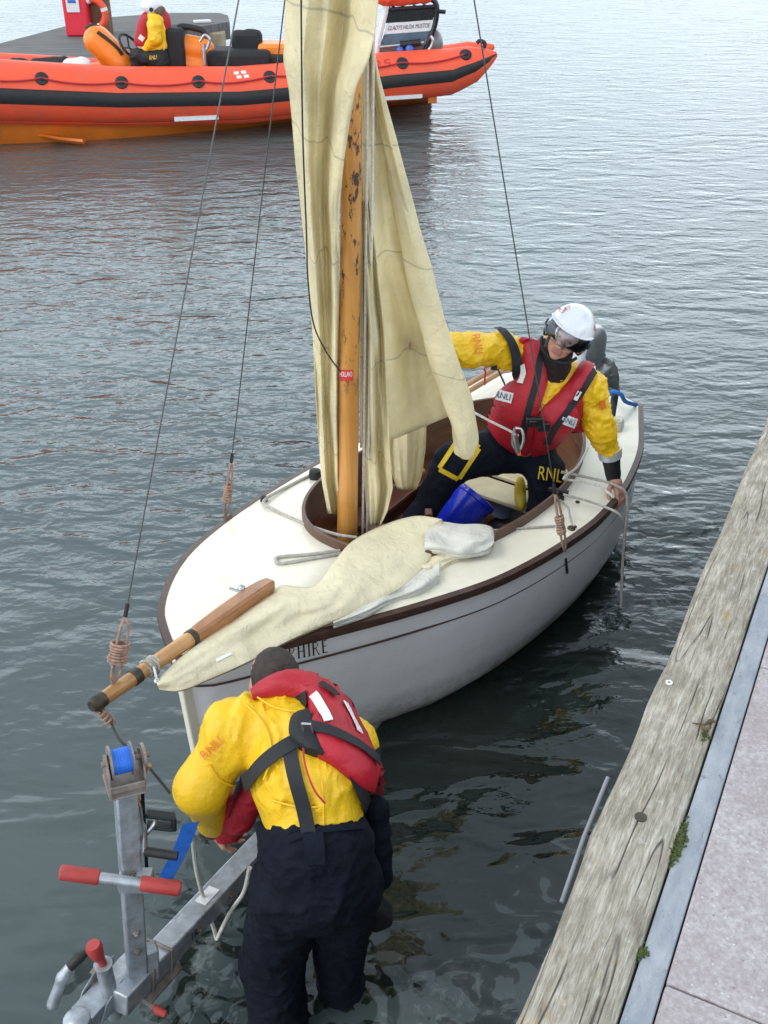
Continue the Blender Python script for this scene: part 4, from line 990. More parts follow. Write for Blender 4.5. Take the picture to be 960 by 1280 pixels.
# ------------------------------------------------------------------ TRAILER
def wt(px, py, z): return W(px, py, z)
T0 = W(158, 1240, .37); T1 = W(285, 1103, .24)
trailer = empty('boat_trailer', V(T0.x, T0.y, 0), 'galvanised boat trailer half under water with winch post and red-gripped handle', 'trailer')
td = (T1 - T0).normalized(); ts = td.cross(V(0, 0, 1)).normalized(); tu = ts.cross(td)
far = T0 + td * 2.6
g = M(); g.beam(T0 - td * .05, far, .085, .085); o = g.build('drawbar', 'galvanised', trailer, bevel=.006)
q = T0 + td * .42 + tu * .044; g = M(); g.beam(q, q + td * .09, .045, .003); g.build('drawbar_label', 'label_white', o)
q = T0 + td * .27 + ts * .0445; g = M(); 
def _lf(u, v): return q + td * .10 * u + tu * (.045 * v - .02) + ts * .001
text_map('TR', lambda u, v: T0 + td * (.30 + .045 * u) + ts * .0445 + tu * (-.018 + .034 * v)).build('drawbar_lettering', 'black_gloss', o)
for a_, z_ in ((.35, 0), (.55, 0), (.75, 0)):
    g = M(); g.lathe([(.012, 0), (.012, .006), (.007, .007), (.007, .014), (.002, .015)], T0 + td * a_ + ts * .043, ts, 6); g.build('bolt', 'galvanised_rust', o)
# u-bolt plate
g = M(); c = T0 + td * .13
for k in (-1, 1):
    cc_ = c + td * .05 * k; g.tube([cc_ + ts * .05 - tu * .06, cc_ + ts * .05 + tu * .05, cc_ - ts * .05 + tu * .05, cc_ - ts * .05 - tu * .06], .006, 8)
g.beam(c - td * .09 - tu * .05, c + td * .09 - tu * .05, .14, .010); g.build('clamp_plate', 'galvanised_rust', trailer, bevel=.002)
# winch post
PB = W(172, 1222, .36); PT = W(156, 985, 1.20)
pu = (PT - PB).normalized(); px_ = (V(1, 0, 0) - pu * pu.x).normalized(); px_ = (px_ + V(0, .45, 0)).normalized(); px_ = (px_ - pu * px_.dot(pu)).normalized(); py_ = pu.cross(px_)
g = M(); g.box((PB + PT) / 2, (.062, .062, (PT - PB).length), (px_, py_, pu)); g.box(PB + pu * .06 + px_ * .045, (.05, .05, .14), (px_, py_, pu)); post = g.build('winch_post', 'galvanised', trailer, bevel=.006)
for k_ in (.2, .3, .62):
    g = M(); g.lathe([(.011, 0), (.011, .006), (.006, .007), (.006, .013), (.002, .014)], PB.lerp(PT, k_) - py_ * .032, -py_, 6); g.build('bolt', 'galvanised_rust', post)
# winch
wc_ = PT + pu * .05 - px_ * .0
win = M(); K = .76
def wp(x, y, z): return wc_ + px_ * x * K + py_ * y * K + pu * z * K
for k in (-1, 1):
    win.prism([wp(.065 * k, -.075, -.04), wp(.065 * k, .075, -.04), wp(.065 * k, .06, .07), wp(.065 * k, .0, .12), wp(.065 * k, -.06, .06)], px_ * .005)
win.box(wp(0, 0, -.043), (.14 * K, .15 * K, .005), (px_, py_, pu)); win.box(wp(0, -.07, -.0), (.13 * K, .005, .03 * K), (px_, py_, pu))
w_ = win.build('winch', 'galvanised_rust', trailer, bevel=.0015)
dc = wp(0, 0, .075)
g = M(); g.tube([wp(-.045, 0, .075), wp(.03, 0, .075)], .048 * K, 24); 
for k in range(7): g.tube([wp(-.042 + .011 * k, 0, .075), wp(-.036 + .011 * k, 0, .075)], .0495 * K, 24)
g.build('strap_drum', 'blue_strap', w_)
g = M(); g.tube([wp(-.052, 0, .075), wp(-.045, 0, .075)], .066 * K, 28); g.tube([wp(.030, 0, .075), wp(.037, 0, .075)], .066 * K, 28); g.tube([wp(.07, 0, .075), wp(.082, 0, .075)], .050 * K, 28)
g.tube([wp(-.08, 0, .075), wp(.10, 0, .075)], .008, 10); g.build('winch_gear', 'galvanised_rust', w_)
c0 = wp(.095, -.02, .04); c1 = W(176, 1008, 1.10); c2 = W(181, 1040, 1.02); c3 = W(181, 1064, .96)
g = M(); g.tube(catmull([c0, W(170, 985, 1.16), c1], 5), .007, 8); crank = g.build('crank_link', 'spar_wood', w_)
g = M(); g.tube([c1, c2, c3], .008, 8); g.tube(catmull([W(165, 1062, .95), W(180, 1045, 1.0), W(193, 1030, 1.03), W(194, 1022, 1.05)], 5), .008, 8); g.build('crank_arm', 'steel', w_)
g = M(); g.tube([c3, W(222, 1070, .95)], .0145, 12); g.build('crank_grip', 'black_rubber', w_)
g = M(); r0 = W(182, 1017, 1.06); r1 = W(217, 1021, 1.05); g.beam(r0, r1, .03, .012); g.beam(r0 - pu * .045, r1 - pu * .045, .03, .012); g.box(r1 - pu * .022, (.012, .03, .056), (px_, py_, pu)); g.build('bow_snubber', 'black_rubber', trailer, bevel=.004)
# strap
sa = dc - py_ * .05 + px_ * .02; 
g = M(); pts = [W(238, 1030, .80), W(226, 1062, .70), W(205, 1102, .56)]; rr = []
for p in catmull(pts, 5): rr.append([p + V(-.026, 0, 0), p + V(.026, .01, .0), p + V(.026, .012, -.004), p + V(-.026, .002, -.004)])
g.loft(rr, True, True); g.build('winch_strap', 'blue_strap', trailer)
# dark strap down the post
g = M(); a = PT + px_ * .05 - pu * .02; g.beam(a, a - pu * .36, .006, .03, up=py_); g.build('safety_strap', 'navy_fabric', trailer, bevel=.002)
# T handle
ha = W(75, 1090, .92); hb_ = W(226, 1111, .86); hd = (hb_ - ha)
g = M(); g.tube([ha.lerp(hb_, .30), ha.lerp(hb_, .70)], .017, 14); g.box(ha.lerp(hb_, .60) + V(.0, .03, -.03), (.10, .06, .05)); han = g.build('handle_bar', 'galvanised', trailer, bevel=.003)
for a, b in ((0, .33), (.67, 1.0)):
    g = M(); g.tube([ha.lerp(hb_, a), ha.lerp(hb_, a + .015), ha.lerp(hb_, b - .02), ha.lerp(hb_, b)], [.018, .0235, .0235, .018] if a == 0 else [.0225, .0235, .0235, .018], 16); g.build('handle_grip', 'red_grip', han)
# coupling head
H0 = W(128, 1246, .36)
g = M(); g.beam(H0 + td * .02, H0 + td * .17, .07, .075); g.beam(H0 - td * .10 - V(0, 0, .004), H0 + td * .04, .085, .055)
for k in (-1, 1):
    g.prism([H0 - td * .07 + ts * .046 * k + tu * a_ for a_ in (-.03,)] + [H0 + td * .12 + ts * .046 * k - tu * .03, H0 + td * .12 + ts * .046 * k + tu * .05, H0 + td * .03 + ts * .046 * k + tu * .065, H0 - td * .04 + ts * .046 * k + tu * .03], ts * .006 * k)
g.tube([H0 + td * .04 + ts * -.062 + tu * .02, H0 + td * .04 + ts * .062 + tu * .02], .010, 6); g.tube([H0 + td * .10 + ts * -.06, H0 + td * .10 + ts * .06], .010, 6)
cpl = g.build('coupling_head', 'galvanised', trailer, bevel=.004)
g = M(); g.lathe([(.030, -.05), (.042, -.03), (.046, 0), (.042, .022), (.026, .034), (.006, .036)], H0 - td * .12, V(0, 0, 1), 22); g.build('coupling_cup', 'galvanised', trailer)
g = M(); g.tube([H0 + td * .0 - ts * .05 + tu * .01, H0 + td * .11 - ts * .055 + tu * .012], .017, 12); g.beam(H0 + td * .07 - ts * .09 + tu * .02, H0 + td * .07 + ts * .09 + tu * .02, .05, .012); g.build('clamp_bracket', 'galvanised_rust', trailer, bevel=.003)
g = sdf_mesh([cap(W(66, 1255, .36), W(78, 1222, .45), .020, .018), cap(W(78, 1222, .45), W(86, 1210, .48), .020, .016)], .005, .01); lv = g.build('coupling_lever', 'galvanised', trailer)
g = M(); g.tube([W(84, 1213, .47), W(88, 1208, .485), W(102, 1195, .50), W(109, 1190, .505)], [.011, .0165, .017, .010], 14); g.build('lever_grip', 'black_rubber', lv)
g = M(); a = W(138, 1245, .37); b = a + V(0, 0, .165); g.tube([a - V(0, 0, .1), b], .026, 18); g.tube([b, b + V(0, 0, .004), b + V(0, 0, .005)], [.030, .030, .02], 18); jk = g.build('jockey_tube', 'galvanised', trailer)
g = M(); g.tube([b, b + V(-.005, 0, .04)], .014, 10); g.tube([b + V(-.006, 0, .03), b + V(-.012, 0, .05), b + V(-.016, 0, .085), b + V(-.018, 0, .10)], [.016, .022, .027, .022], 14); g.build('jockey_cap', 'red_grip', jk)
g = M(); a = W(168, 1243, .33); b = W(196, 1262, .30); g.tube([a, b], .008, 8); bl_ = g.build('brake_lever', 'galvanised_rust', trailer)
g = M(); g.tube([W(192, 1258, .305), b, W(207, 1268, .29)], [.010, .015, .012], 12); g.build('lever_knob', 'red_grip', bl_)
# mudguard just under the surface near the quay
mg = W(732, 858, -.11); g = M(); rr = []
for k in range(12):
    a = math.pi * (k / 11); c = mg + AX * (.20 * math.cos(a)) + V(0, 0, -.12 + .20 * math.sin(a)); rr.append([c - LV * .09, c + LV * .09, c + LV * .09 - V(0, 0, .01), c - LV * .09 - V(0, 0, .01)])
g.loft(rr, True, True); g.build('mudguard', 'float_block', trailer, bevel=.004)
g = M(); g.beam(mg - LV * .9 - V(0, 0, .1), mg - V(0, 0, .1), .06, .06); g.build('axle', 'galvanised_rust', trailer)
# painter hanging from bowsprit to the winch and rope loop by the man
g = M(); q = bs(-.01) + V(.01, 0, -.03); pts = [q, W(136, 898, .80), W(150, 925, .74 + .3), W(178, 950, 1.02), W(213, 992, .95)]
g.tube(catmull(pts, 6), .0045, 6); tag(g.build('painter_line', 'black_rubber'), 'thin dark line from the bowsprit tip past the winch to the bent man', 'rope')
g = M(); g.coil(q, W(140, 905, .83), .014, .006, 4); tag(g.build('rope_knot', 'rope_brown'), 'small brown knot of rope under the bowsprit tip', 'rope')
g = M(); g.tube(catmull([W(240, 1040, .75), W(246, 1090, .5), W(258, 1135, .22), W(270, 1172, .0), W(262, 1190, -.12)], 6), .008, 8); g.tube(catmull([W(262, 1190, -.1), W(272, 1172, .01), W(288, 1140, .2), W(305, 1115, .4), W(312, 1085, .62)], 6), .008, 8)
tag(g.build('hanging_rope', 'rope_white'), 'pale rope dipping into the water beside the trailer drawbar', 'rope')

# ------------------------------------------------------------------ PEOPLE
def head_prims(C, Rm, m=0):
    C = np.array(C); Rm = np.array(Rm)          # columns: right, forward, up
    q = lambda x, y, z: C + Rm @ np.array([x, y, z])
    P = [ell(q(0, -.012, .045), (.076, .096, .088), Rm), ell(q(0, .018, -.02), (.063, .076, .088), Rm), ell(q(0, .035, -.072), (.044, .046, .034), Rm),
         cap(q(0, .088, .012), q(0, .112, -.028), .008, .014, k=.012), cap(q(-.014, .100, -.034), q(.014, .100, -.034), .009, k=.008),
         cap(q(-.042, .076, .030), q(-.010, .090, .027), .010, k=.015), cap(q(.042, .076, .030), q(.010, .090, .027), .010, k=.015),
         ell(q(-.040, .062, -.022), (.024, .022, .022), Rm), ell(q(.040, .062, -.022), (.024, .022, .022), Rm),
         cap(q(-.020, .086, -.056), q(.020, .086, -.056), .0065, k=.006, m=1), cap(q(-.017, .085, -.066), q(.017, .085, -.066), .0075, k=.006, m=1),
         ell(q(0, .070, -.092), (.022, .018, .018), Rm),
         ell(q(-.030, .096, .010), (.015, .013, .010), Rm, sub=True, k=.01), ell(q(.030, .096, .010), (.015, .013, .010), Rm, sub=True, k=.01),
         ell(q(-.078, -.004, -.002), (.012, .024, .032), Rm, k=.01), ell(q(.078, -.004, -.002), (.012, .024, .032), Rm, k=.01)]
    for p in P:
        if p['k'] is None: p['k'] = .022
        p['face'] = 1
    return P
def basis(f, up):
    f = Vector(f).normalized(); up = Vector(up); r = f.cross(up).normalized(); u = r.cross(f); return np.array([r[:], f[:], u[:]]).T
def hand_prims(wr_, palm_dir, thumb_side, nrm, curl=1.0, sc=1.0, m=0):
    d = Vector(palm_dir).normalized(); nm = Vector(nrm); nm = (nm - d * nm.dot(d)).normalized(); sd_ = d.cross(nm)
    if sd_.dot(Vector(thumb_side)) < 0: sd_ = -sd_
    w = Vector(wr_); P = [cap(w, w + d * .03 * sc, .026 * sc, .030 * sc, k=.015), cap(w + d * .03 * sc + sd_ * .018 * sc, w + d * .085 * sc + sd_ * .024 * sc, .017 * sc, .014 * sc, k=.014), cap(w + d * .03 * sc - sd_ * .015 * sc, w + d * .08 * sc - sd_ * .024 * sc, .017 * sc, .013 * sc, k=.014), cap(w + d * .04 * sc, w + d * .086 * sc, .016 * sc, .014 * sc, k=.014)]
    for k, (off, L) in enumerate(((.030, .070), (.010, .080), (-.010, .074), (-.029, .058))):
        b = w + d * .088 * sc + sd_ * off * sc; dd = d.copy(); r = .0098
        for j, s in enumerate((.45, .32, .26)):
            ang = curl * (.35 + .25 * j); dd = (dd * math.cos(ang) - nm * math.sin(ang)).normalized(); e = b + dd * L * s * sc
            P.append(cap(b, e, r * sc, (r - .001) * sc, k=.005)); b = e; r -= .001
    t0 = w + d * .025 * sc + sd_ * .025 * sc; t1 = t0 + (d * .6 + sd_ * .8 - nm * .2).normalized() * .040 * sc; t2 = t1 + (d * .9 + sd_ * .35 - nm * .35).normalized() * .032 * sc; t3 = t2 + (d * .95 + sd_ * .05 - nm * .4).normalized() * .024 * sc
    P += [cap(t0, t1, .015 * sc, .012 * sc, k=.01), cap(t1, t2, .012 * sc, .0105 * sc, k=.005), cap(t2, t3, .0105 * sc, .009 * sc, k=.005)]
    for p in P: p['m'] = m
    return P
def eyes(C, Rm, parent):
    C = np.array(C); Rm = np.array(Rm)
    for x in (-.030, .030):
        g = M(); c = Vector(C + Rm @ np.array([x, .078, .010])); g.ball(c, .0125, 8); e = g.build('eye', 'eye_white', parent)
        g = M(); g.ball(c + Vector(Rm @ np.array([0, .0075, 0])), .0062, 6); g.build('iris', 'black_gloss', e)

# ---- kneeling crewman in the dinghy
P1 = empty('person', B(2.5, .15, .12), 'person in white visored helmet kneeling in the dinghy with one hand on the gunwale', 'person')
HC = A(708, 420, 4.80); R1 = basis((-.30, -.93, .08), (.46, .0, .90))
nb = A(692, 468, 4.92); hipc = A(648, 556, 5.10); chest = A(678, 500, 4.90)
shL = A(736, 484, 4.86); elL = A(750, 536, 4.84); wrL = A(766, 590, 4.86); hdw = A(767, 596, 4.86)
shR = A(628, 436, 4.95); elR = A(588, 438, 4.80); wrR = A(530, 432, 4.66)
body = head_prims(HC, R1) + [cap(Vector(HC) + Vector(R1 @ np.array([0, -.02, -.07])), nb, .055, .065, k=.03), cap(nb, chest, .09, .12), cap(chest, hipc, .12, .12), cap(nb, shL, .06, .05), cap(nb, shR, .06, .05), cap(shL, elL, .045, .04), cap(elL, wrL, .038, .030), cap(wrL, hdw, .030, .028), cap(shR, elR, .045, .04), cap(elR, wrR, .038, .028)]
gripd = (W(778, 622, .60) - hdw)
body += hand_prims(hdw, gripd, V(-1, -.3, 0), V(.5, -.3, .9), .9, 1.08)
body += hand_prims(wrR, (wrR - elR), V(0, -.2, 1), V(0, -1, 0), 1.1, 1.0)
for p in body: p.setdefault('k', .03)
g = sdf_mesh(body, .0055, .03, smooth=1); bd1 = g.build('body', ['skin', 'lips'], P1)
eyes(HC, R1, bd1)
# jacket
jk_p = [cap(nb, chest, .115, .165, flat=((.25, 1, 0), .78)), cap(chest, hipc + V(0, 0, .08), .165, .16, flat=((.25, 1, 0), .82)), cap(nb, shL, .085, .080), cap(nb, shR, .085, .080),
        cap(shL, elL, .088, .074), cap(elL, A(763, 566, 4.86), .074, .056), cap(shR, elR, .088, .078), cap(elR, wrR, .078, .065)]
wrC = wrinkle(.009, 6, (1, 1, 1.5), 1.5); wrD = wrinkle(.0085, 14, (1, 1, 1.3), 2.4, 4)
g = sdf_mesh(jk_p, .009, .045, lambda p, n: wrC(p, n) + wrD(p, n)); jk1 = g.build('jacket', 'yellow_jacket', P1); JB = bvh_geo(sdf_mesh([dict(p, ra=p['ra'] + .006, rb=p['rb'] + .006) for p in jk_p], .012, .05))
g = sdf_mesh([cap(A(763, 568, 4.86), A(767, 597, 4.86), .050, .040)], .008, .02, wrinkle(.003, 20)); g.build('cuff', 'neoprene', P1)
a = A(761.5, 561, 4.86); b = A(763, 571, 4.86); g = M(); g.tube([a, b], [.064, .061], 24); g.build('reflective_band', 'reflective_tape', P1)
g = sdf_mesh([cap(Vector(HC) + Vector(R1 @ np.array([0, -.02, -.08])), nb + V(-.01, -.02, -.0), .075, .088)], .008, .02, wrinkle(.004, 22)); g.build('neck_seal', 'neoprene', P1)
# trousers
kn = A(566, 578, 4.90); an = A(522, 652, 4.84); hR_ = hipc + V(-.07, 0, -.02); hL_ = hipc + V(.08, 0, -.02); kn2 = A(678, 640, 4.93); 
tr_p = [cap(hipc + V(-.02, 0, .05), hipc, .15, .16, flat=((.25, 1, 0), .85)), cap(hR_, kn, .138, .102), cap(kn, an, .092, .072), cap(an, an + V(-.05, -.08, -.18), .072, .06), cap(hL_, A(682, 590, 5.0), .11, .10), cap(A(682, 590, 5.0), kn2, .10, .085), cap(kn2, kn2 + V(.05, .42, -.06), .08, .06)]
g = sdf_mesh(tr_p, .009, .05, wrinkle(.010, 5.5, (1, 1, 1.2), 1.5, 5)); trz = g.build('trousers', 'navy_fabric', P1); TB = bvh_geo(sdf_mesh([dict(p, ra=p['ra'] + .005, rb=p['rb'] + .005) for p in tr_p], .012, .055))
g = M()
for a, b in (((572, 551), (549, 586)), ((549, 586), (573, 599)), ((573, 599), (599, 560)), ((599, 560), (586, 549))):
    strap_px(TB, [a, ((a[0] + b[0]) / 2, (a[1] + b[1]) / 2), b], .026, 4.9, .006, .003, 10, g)
g.build('knee_patch', 'yellow_patch', P1)
g = text_px(TB, 'RNLI', (673, 598), (703, 603), (675, 583), 5.0, .012); g.build('trouser_lettering', 'yellow_patch', P1)
g = sdf_mesh([ell(A(650, 612, 5.14), (.034, .06, .085)), ell(A(651, 628, 5.05), (.032, .07, .035))], .008, .03, wrinkle(.004, 16)); g.build('boot', 'yellow_patch', P1)
# lifejacket
vest = empty_child = None
gL = loft_px(JB, [(668, 405), (656, 425), (653, 450), (648, 472), (630, 488), (611, 490), (609, 505), (612, 530), (622, 548), (640, 562)], [(690, 402), (686, 428), (686, 455), (684, 480), (678, 500), (672, 520), (668, 540), (664, 556), (662, 562), (660, 566)], 4.9, 30, 12, .014, .050)
v1 = gL.build('lifejacket', 'red_fabric', P1); VB = bvh(v1)
gR = loft_px(JB, [(726, 452), (712, 474), (697, 492), (680, 508), (670, 525), (665, 545), (662, 560), (664, 568)], [(744, 462), (738, 480), (729, 496), (728, 515), (724, 532), (714, 546), (702, 556), (690, 562)], 4.9, 30, 12, .014, .048)
v2 = gR.build('lifejacket_lobe', 'red_fabric', v1); VB2 = bvh(v2)
g = strap_px(VB, [(691, 408), (676, 440), (672, 470), (664, 500), (655, 535), (652, 558)], .034, 4.9, .006); strap_px(VB2, [(744, 462), (728, 488), (712, 510), (694, 535), (682, 556)], .034, 4.9, .006, g=g); g.build('webbing', 'black_fabric', v1)
g = strap_px(JB, [(621, 409), (636, 425), (645, 448), (648, 476)], .052, 4.93, .012); strap_px(JB, [(617, 455), (616, 470), (620, 488)], .03, 4.95, .012, g=g); g.build('harness', 'black_fabric', P1)
g = strap_px(VB, [(654, 455), (655, 468), (650, 480)], .035, 4.9, .007, n=8); g.build('reflective_patch', 'label_white', v1)
g = strap_px(JB, [(735, 455), (738, 466)], .05, 4.9, .02, n=5); g.build('reflective_patch', 'label_white', v1); g = M(); strap_px(VB2, [(725, 488), (718, 500)], .022, 4.9, .008, n=6, g=g); g.build('reflective_patch', 'label_white', v1)
def badge(tree, c, w, h, ang, txt, Y, parent, nm='badge', tm='label_navy'):
    ca, sa = math.cos(ang), math.sin(ang)
    def P(x, y): return (c[0] + x * ca + y * sa, c[1] + x * sa - y * ca)
    a = [P(-w / 2, -h / 2), P(-w / 2, h / 2)]; b = [P(w / 2, -h / 2), P(w / 2, h / 2)]
    g = loft_px(tree, a, b, Y, 5, 6, .006); o = g.build(nm, 'label_white', parent); tree = bvh(o)
    text_px(tree, txt, P(-w * .40, -h * .27), P(w * .40, -h * .27), P(-w * .40, h * .29), Y, .003).build('badge_lettering', tm, o)
badge(VB, (629.5, 495), 23, 13, math.radians(14), 'RNLI', 4.9, v1)
badge(VB2, (711, 526), 18, 12, math.radians(20), 'RNLI', 4.9, v1)
g = M(); c = A(668, 527, 4.68); g.box(c, (.085, .03, .05)); g.box(c + V(-.01, -.018, .0), (.04, .012, .03)); g.box(c + V(.05, 0, -.03), (.06, .025, .05)); g.build('buckle', 'black_gloss', v1, bevel=.006)
g = M(); c = A(648, 548, 4.66)
pts = [c + V(-.02, 0, .06), c + V(.012, 0, .05), c + V(.025, -.01, 0), c + V(.01, -.01, -.055), c + V(-.02, 0, -.05), c + V(-.03, 0, .0), c + V(-.02, 0, .06)]
g.tube(catmull(pts, 6), .008, 8); g.tube([c + V(-.025, -.01, .03), c + V(.0, -.01, -.07)], .016, 8); g.build('carabiner', 'steel', v1)
g = M(); g.beam(c + V(0, 0, -.06), c + V(.01, 0, -.09), .04, .02); g.build('carabiner_gate', 'mark_orange', v1, bevel=.004)
# sleeve marks
text_px(JB, 'RNLI', (590, 420), (594, 442), (599, 419), 4.9, .007).build('sleeve_lettering', 'mark_orange', jk1)
g = strap_px(JB, [(752, 500), (754, 512)], .03, 4.86, .006, n=5); g.build('sleeve_mark', 'mark_orange', jk1)
# helmet
def hp(x, y, z): return np.array(HC) + R1 @ np.array([x, y, z])
def shell(c, r, th0, th1, ph0, ph1, n=28, m=20, edge=None):
    """part of an ellipsoid, theta round the up axis from forward, phi up from the equator"""
    rows = []
    for j in range(m + 1):
        row = []
        for i in range(n + 1):
            th = lerp(th0, th1, i / n); lo = edge(th) if edge else ph0; ph = lerp(lo, ph1, j / m)
            row.append(Vector(hp(c[0] + r[0] * math.cos(ph) * math.sin(th), c[1] + r[1] * math.cos(ph) * math.cos(th), c[2] + r[2] * math.sin(ph))))
        rows.append(row)
    return rows
def hedge(th):
    a = abs(math.atan2(math.sin(th), math.cos(th))); return interp(a, [0, .7, 1.15, 1.45, 1.9, math.pi], [.26, .24, .05, -.60, -.72, -.60])
g = M(); g.loft(shell((0, -.008, .028), (.112, .136, .132), -math.pi, math.pi, 0, math.pi / 2 - .01, 64, 26, hedge), False, False)
hel = g.build('helmet', 'helmet_white', P1, solid=.012)
g = M(); rows = shell((0, -.006, .022), (.122, .152, .130), -1.30, 1.30, -.26, .33, 36, 12); g.loft(rows, False, False); g.build('visor', 'visor_clear', hel, solid=.002)
g = M(); g.tube([r_ for r_ in shell((0, -.006, .024), (.123, .153, .132), -1.35, 1.35, .33, .34, 36, 1)[0]], .005, 8); g.build('visor_rim', 'helmet_white', hel)
for s in (-1, 1):
    g = M(); c = Vector(hp(.115 * s, .02, .02)); n_ = Vector(R1 @ np.array([s, 0, 0])); g.lathe([(.016, -.004), (.016, .006), (.012, .010), (.005, .010)], c, n_, 18); g.build('visor_pivot', 'black_rubber', hel)
HBv = bvh(hel)
text_px(HBv, 'RNLI', (700, 390), (713, 384), (697, 385), 4.75, .0095).build('helmet_lettering', 'label_red', hel)
text_px(HBv, 'RNLI', (739, 412), (744, 396), (745, 416), 4.8, .0095).build('helmet_lettering', 'label_red', hel)
g = M(); ed = [Vector(hp(.119 * math.cos(hedge(t_)) * math.sin(t_), -.008 + .143 * math.cos(hedge(t_)) * math.cos(t_), .028 + .139 * math.sin(hedge(t_)))) for t_ in np.linspace(-math.pi, math.pi, 70)]; g.tube(ed, .0045, 8); g.build('helmet_rim', 'black_rubber', hel)
g = M(); g.tube(catmull([hp(-.10, .02, -.06), hp(-.07, .05, -.10), hp(0, .06, -.118), hp(.07, .05, -.10), hp(.10, .02, -.06)], 6), .008, 8); g.build('chin_strap', 'black_fabric', hel)

# ---- crewman bending in the water by the bow
P2 = empty('person', W(360, 1290, 0), 'bareheaded person seen from behind, bending in the water by the dinghy\'s bow', 'person')
hd2 = A(344, 857, 2.72); R2 = basis((-.25, .93, -.42), (-.05, .42, .9))
nk2 = A(357, 882, 2.60); sl = A(296, 912, 2.52); sr = A(434, 935, 2.56); up2 = A(372, 915, 2.52); mid2 = A(385, 975, 2.37); wst = A(394, 1045, 2.26); hp2 = A(396, 1105, 2.21)
el2 = A(251, 985, 2.43); wr2 = A(266, 1026, 2.52); hw2 = A(266, 1036, 2.54)
body = [ell(Vector(hd2) + Vector(R2 @ np.array([0, -.01, .03])), (.078, .097, .10), R2)] + head_prims(hd2, R2)
body += [cap(Vector(hd2) + Vector(R2 @ np.array([0, -.03, -.05])), nk2, .060, .068), cap(nk2, mid2, .09, .12), cap(mid2, hp2, .12, .12), cap(nk2, sl, .06, .05), cap(nk2, sr, .06, .05), cap(sl, el2, .045, .04), cap(el2, wr2, .038, .03)]
body += hand_prims(hw2, V(.25, .3, -.5), V(1, 0, 0), V(-1, -.3, .2), 1.0, 1.0)
g = sdf_mesh(body, .006, .03); bd2 = g.build('body', ['skin', 'lips'], P2)
eyes(hd2, R2, bd2)
hr = [ell(Vector(hd2) + Vector(R2 @ np.array([0, -.024, .040])), (.083, .098, .100), R2), ell(Vector(hd2) + Vector(R2 @ np.array([0, -.05, -.03])), (.062, .05, .05), R2), ell(Vector(hd2) + Vector(R2 @ np.array([0, .11, -.01])), (.2, .07, .10), R2, sub=True, k=.02)]
g = sdf_mesh(hr, .006, .02, wrinkle(.003, 40)); g.build('hair', 'hair', P2)
jp = [cap(nk2, up2, .07, .11), cap(up2, mid2, .150, .172, flat=((0, .8, .6), .72)), cap(mid2, wst, .172, .156, flat=((0, .9, .4), .75)), cap(nk2, sl, .075, .09), cap(nk2, sr, .075, .10), cap(sl, el2, .094, .078), cap(el2, wr2, .078, .058), cap(sr, A(452, 1000, 2.80), .085, .06)]
wrA = wrinkle(.009, 4.6, (1.3, 1, .6), 1.5, 2); wrB = wrinkle(.010, 10, (1.6, .8, .5), 2.4, 6)
g = sdf_mesh(jp, .009, .06, lambda p, n: (wrA(p, n) + wrB(p, n)) * min(1, max(0, (p.z - .985) / .08))); jk2 = g.build('jacket', 'yellow_jacket', P2); J2 = bvh_geo(sdf_mesh([dict(p, ra=p['ra'] + .006, rb=p['rb'] + .006) for p in jp], .012, .065))
tp = [cap(A(394, 1056, 2.25), hp2, .186, .186, flat=((0, 1, .2), .80)), cap(hp2 + V(-.09, 0, -.02), A(342, 1200, 2.24), .125, .108), cap(A(342, 1200, 2.24), A(348, 1330, 2.14), .108, .105), cap(A(352, 1330, 2.14), W(352, 1350, -.3), .11, .10),
      cap(hp2 + V(.095, .02, -.02), A(424, 1185, 2.32), .120, .092), cap(A(424, 1185, 2.32), W(424, 1236, .0), .090, .076), cap(W(428, 1232, .0), W(432, 1240, -.25), .088, .08)]
wrE = wrinkle(.009, 4.5, (1, 1, .8), 1.5, 9); wrF = wrinkle(.007, 11, (1, 1, 1.4), 2.2, 3)
g = sdf_mesh(tp, .009, .035, lambda p, n: wrE(p, n) + wrF(p, n)); tr2 = g.build('trousers', 'navy_fabric', P2); T2 = bvh_geo(sdf_mesh([dict(p, ra=p['ra'] + .005, rb=p['rb'] + .005) for p in tp], .012, .04))
g = M(); c = A(470, 1140, 2.42); g.box(c, (.09, .10, .11), (V(.8, 0, .5).normalized(), V(0, 1, 0), V(-.5, 0, .8).normalized())); g.build('hip_pouch', 'black_fabric', P2, bevel=.02)
g = sdf_mesh([cap(A(470, 1010, 2.42), A(476, 1095, 2.32), .042, .046)], .01, .02, wrinkle(.008, 12)); g.build('throw_bag', 'navy_fabric', P2)
# lifejacket on the back
g = loft_px(J2, [(314, 866), (350, 846), (392, 849), (425, 868), (447, 900), (464, 935), (478, 965), (483, 1003)], [(316, 872), (350, 868), (376, 872), (388, 895), (378, 920), (388, 940), (415, 955), (450, 985)], 2.55, 34, 14, .012, .045)
lj = g.build('lifejacket', 'red_fabric', P2); LB = bvh(lj)
g = strap_px(LB, [(377, 866), (381, 876), (384, 890)], .05, 2.5, .006, n=10); strap_px(LB, [(398, 856), (410, 862), (420, 872)], .03, 2.5, .012, n=8, g=g); g.build('collar_panel', 'black_fabric', lj)
g = loft_px(J2, [(378, 893), (366, 900), (364, 925), (380, 940)], [(384, 893), (392, 910), (396, 925), (402, 947)], 2.5, 12, 8, .03, .02); g.build('side_panel', 'black_fabric', lj)
g = strap_px(LB, [(392, 868), (401, 882), (411, 903)], .030, 2.5, .008, n=12); g.build('reflective_stripe', 'label_white', lj)
g = strap_px(LB, [(430, 878), (441, 900), (449, 917)], .024, 2.5, .008, n=12); g.build('reflective_stripe', 'label_white', lj)
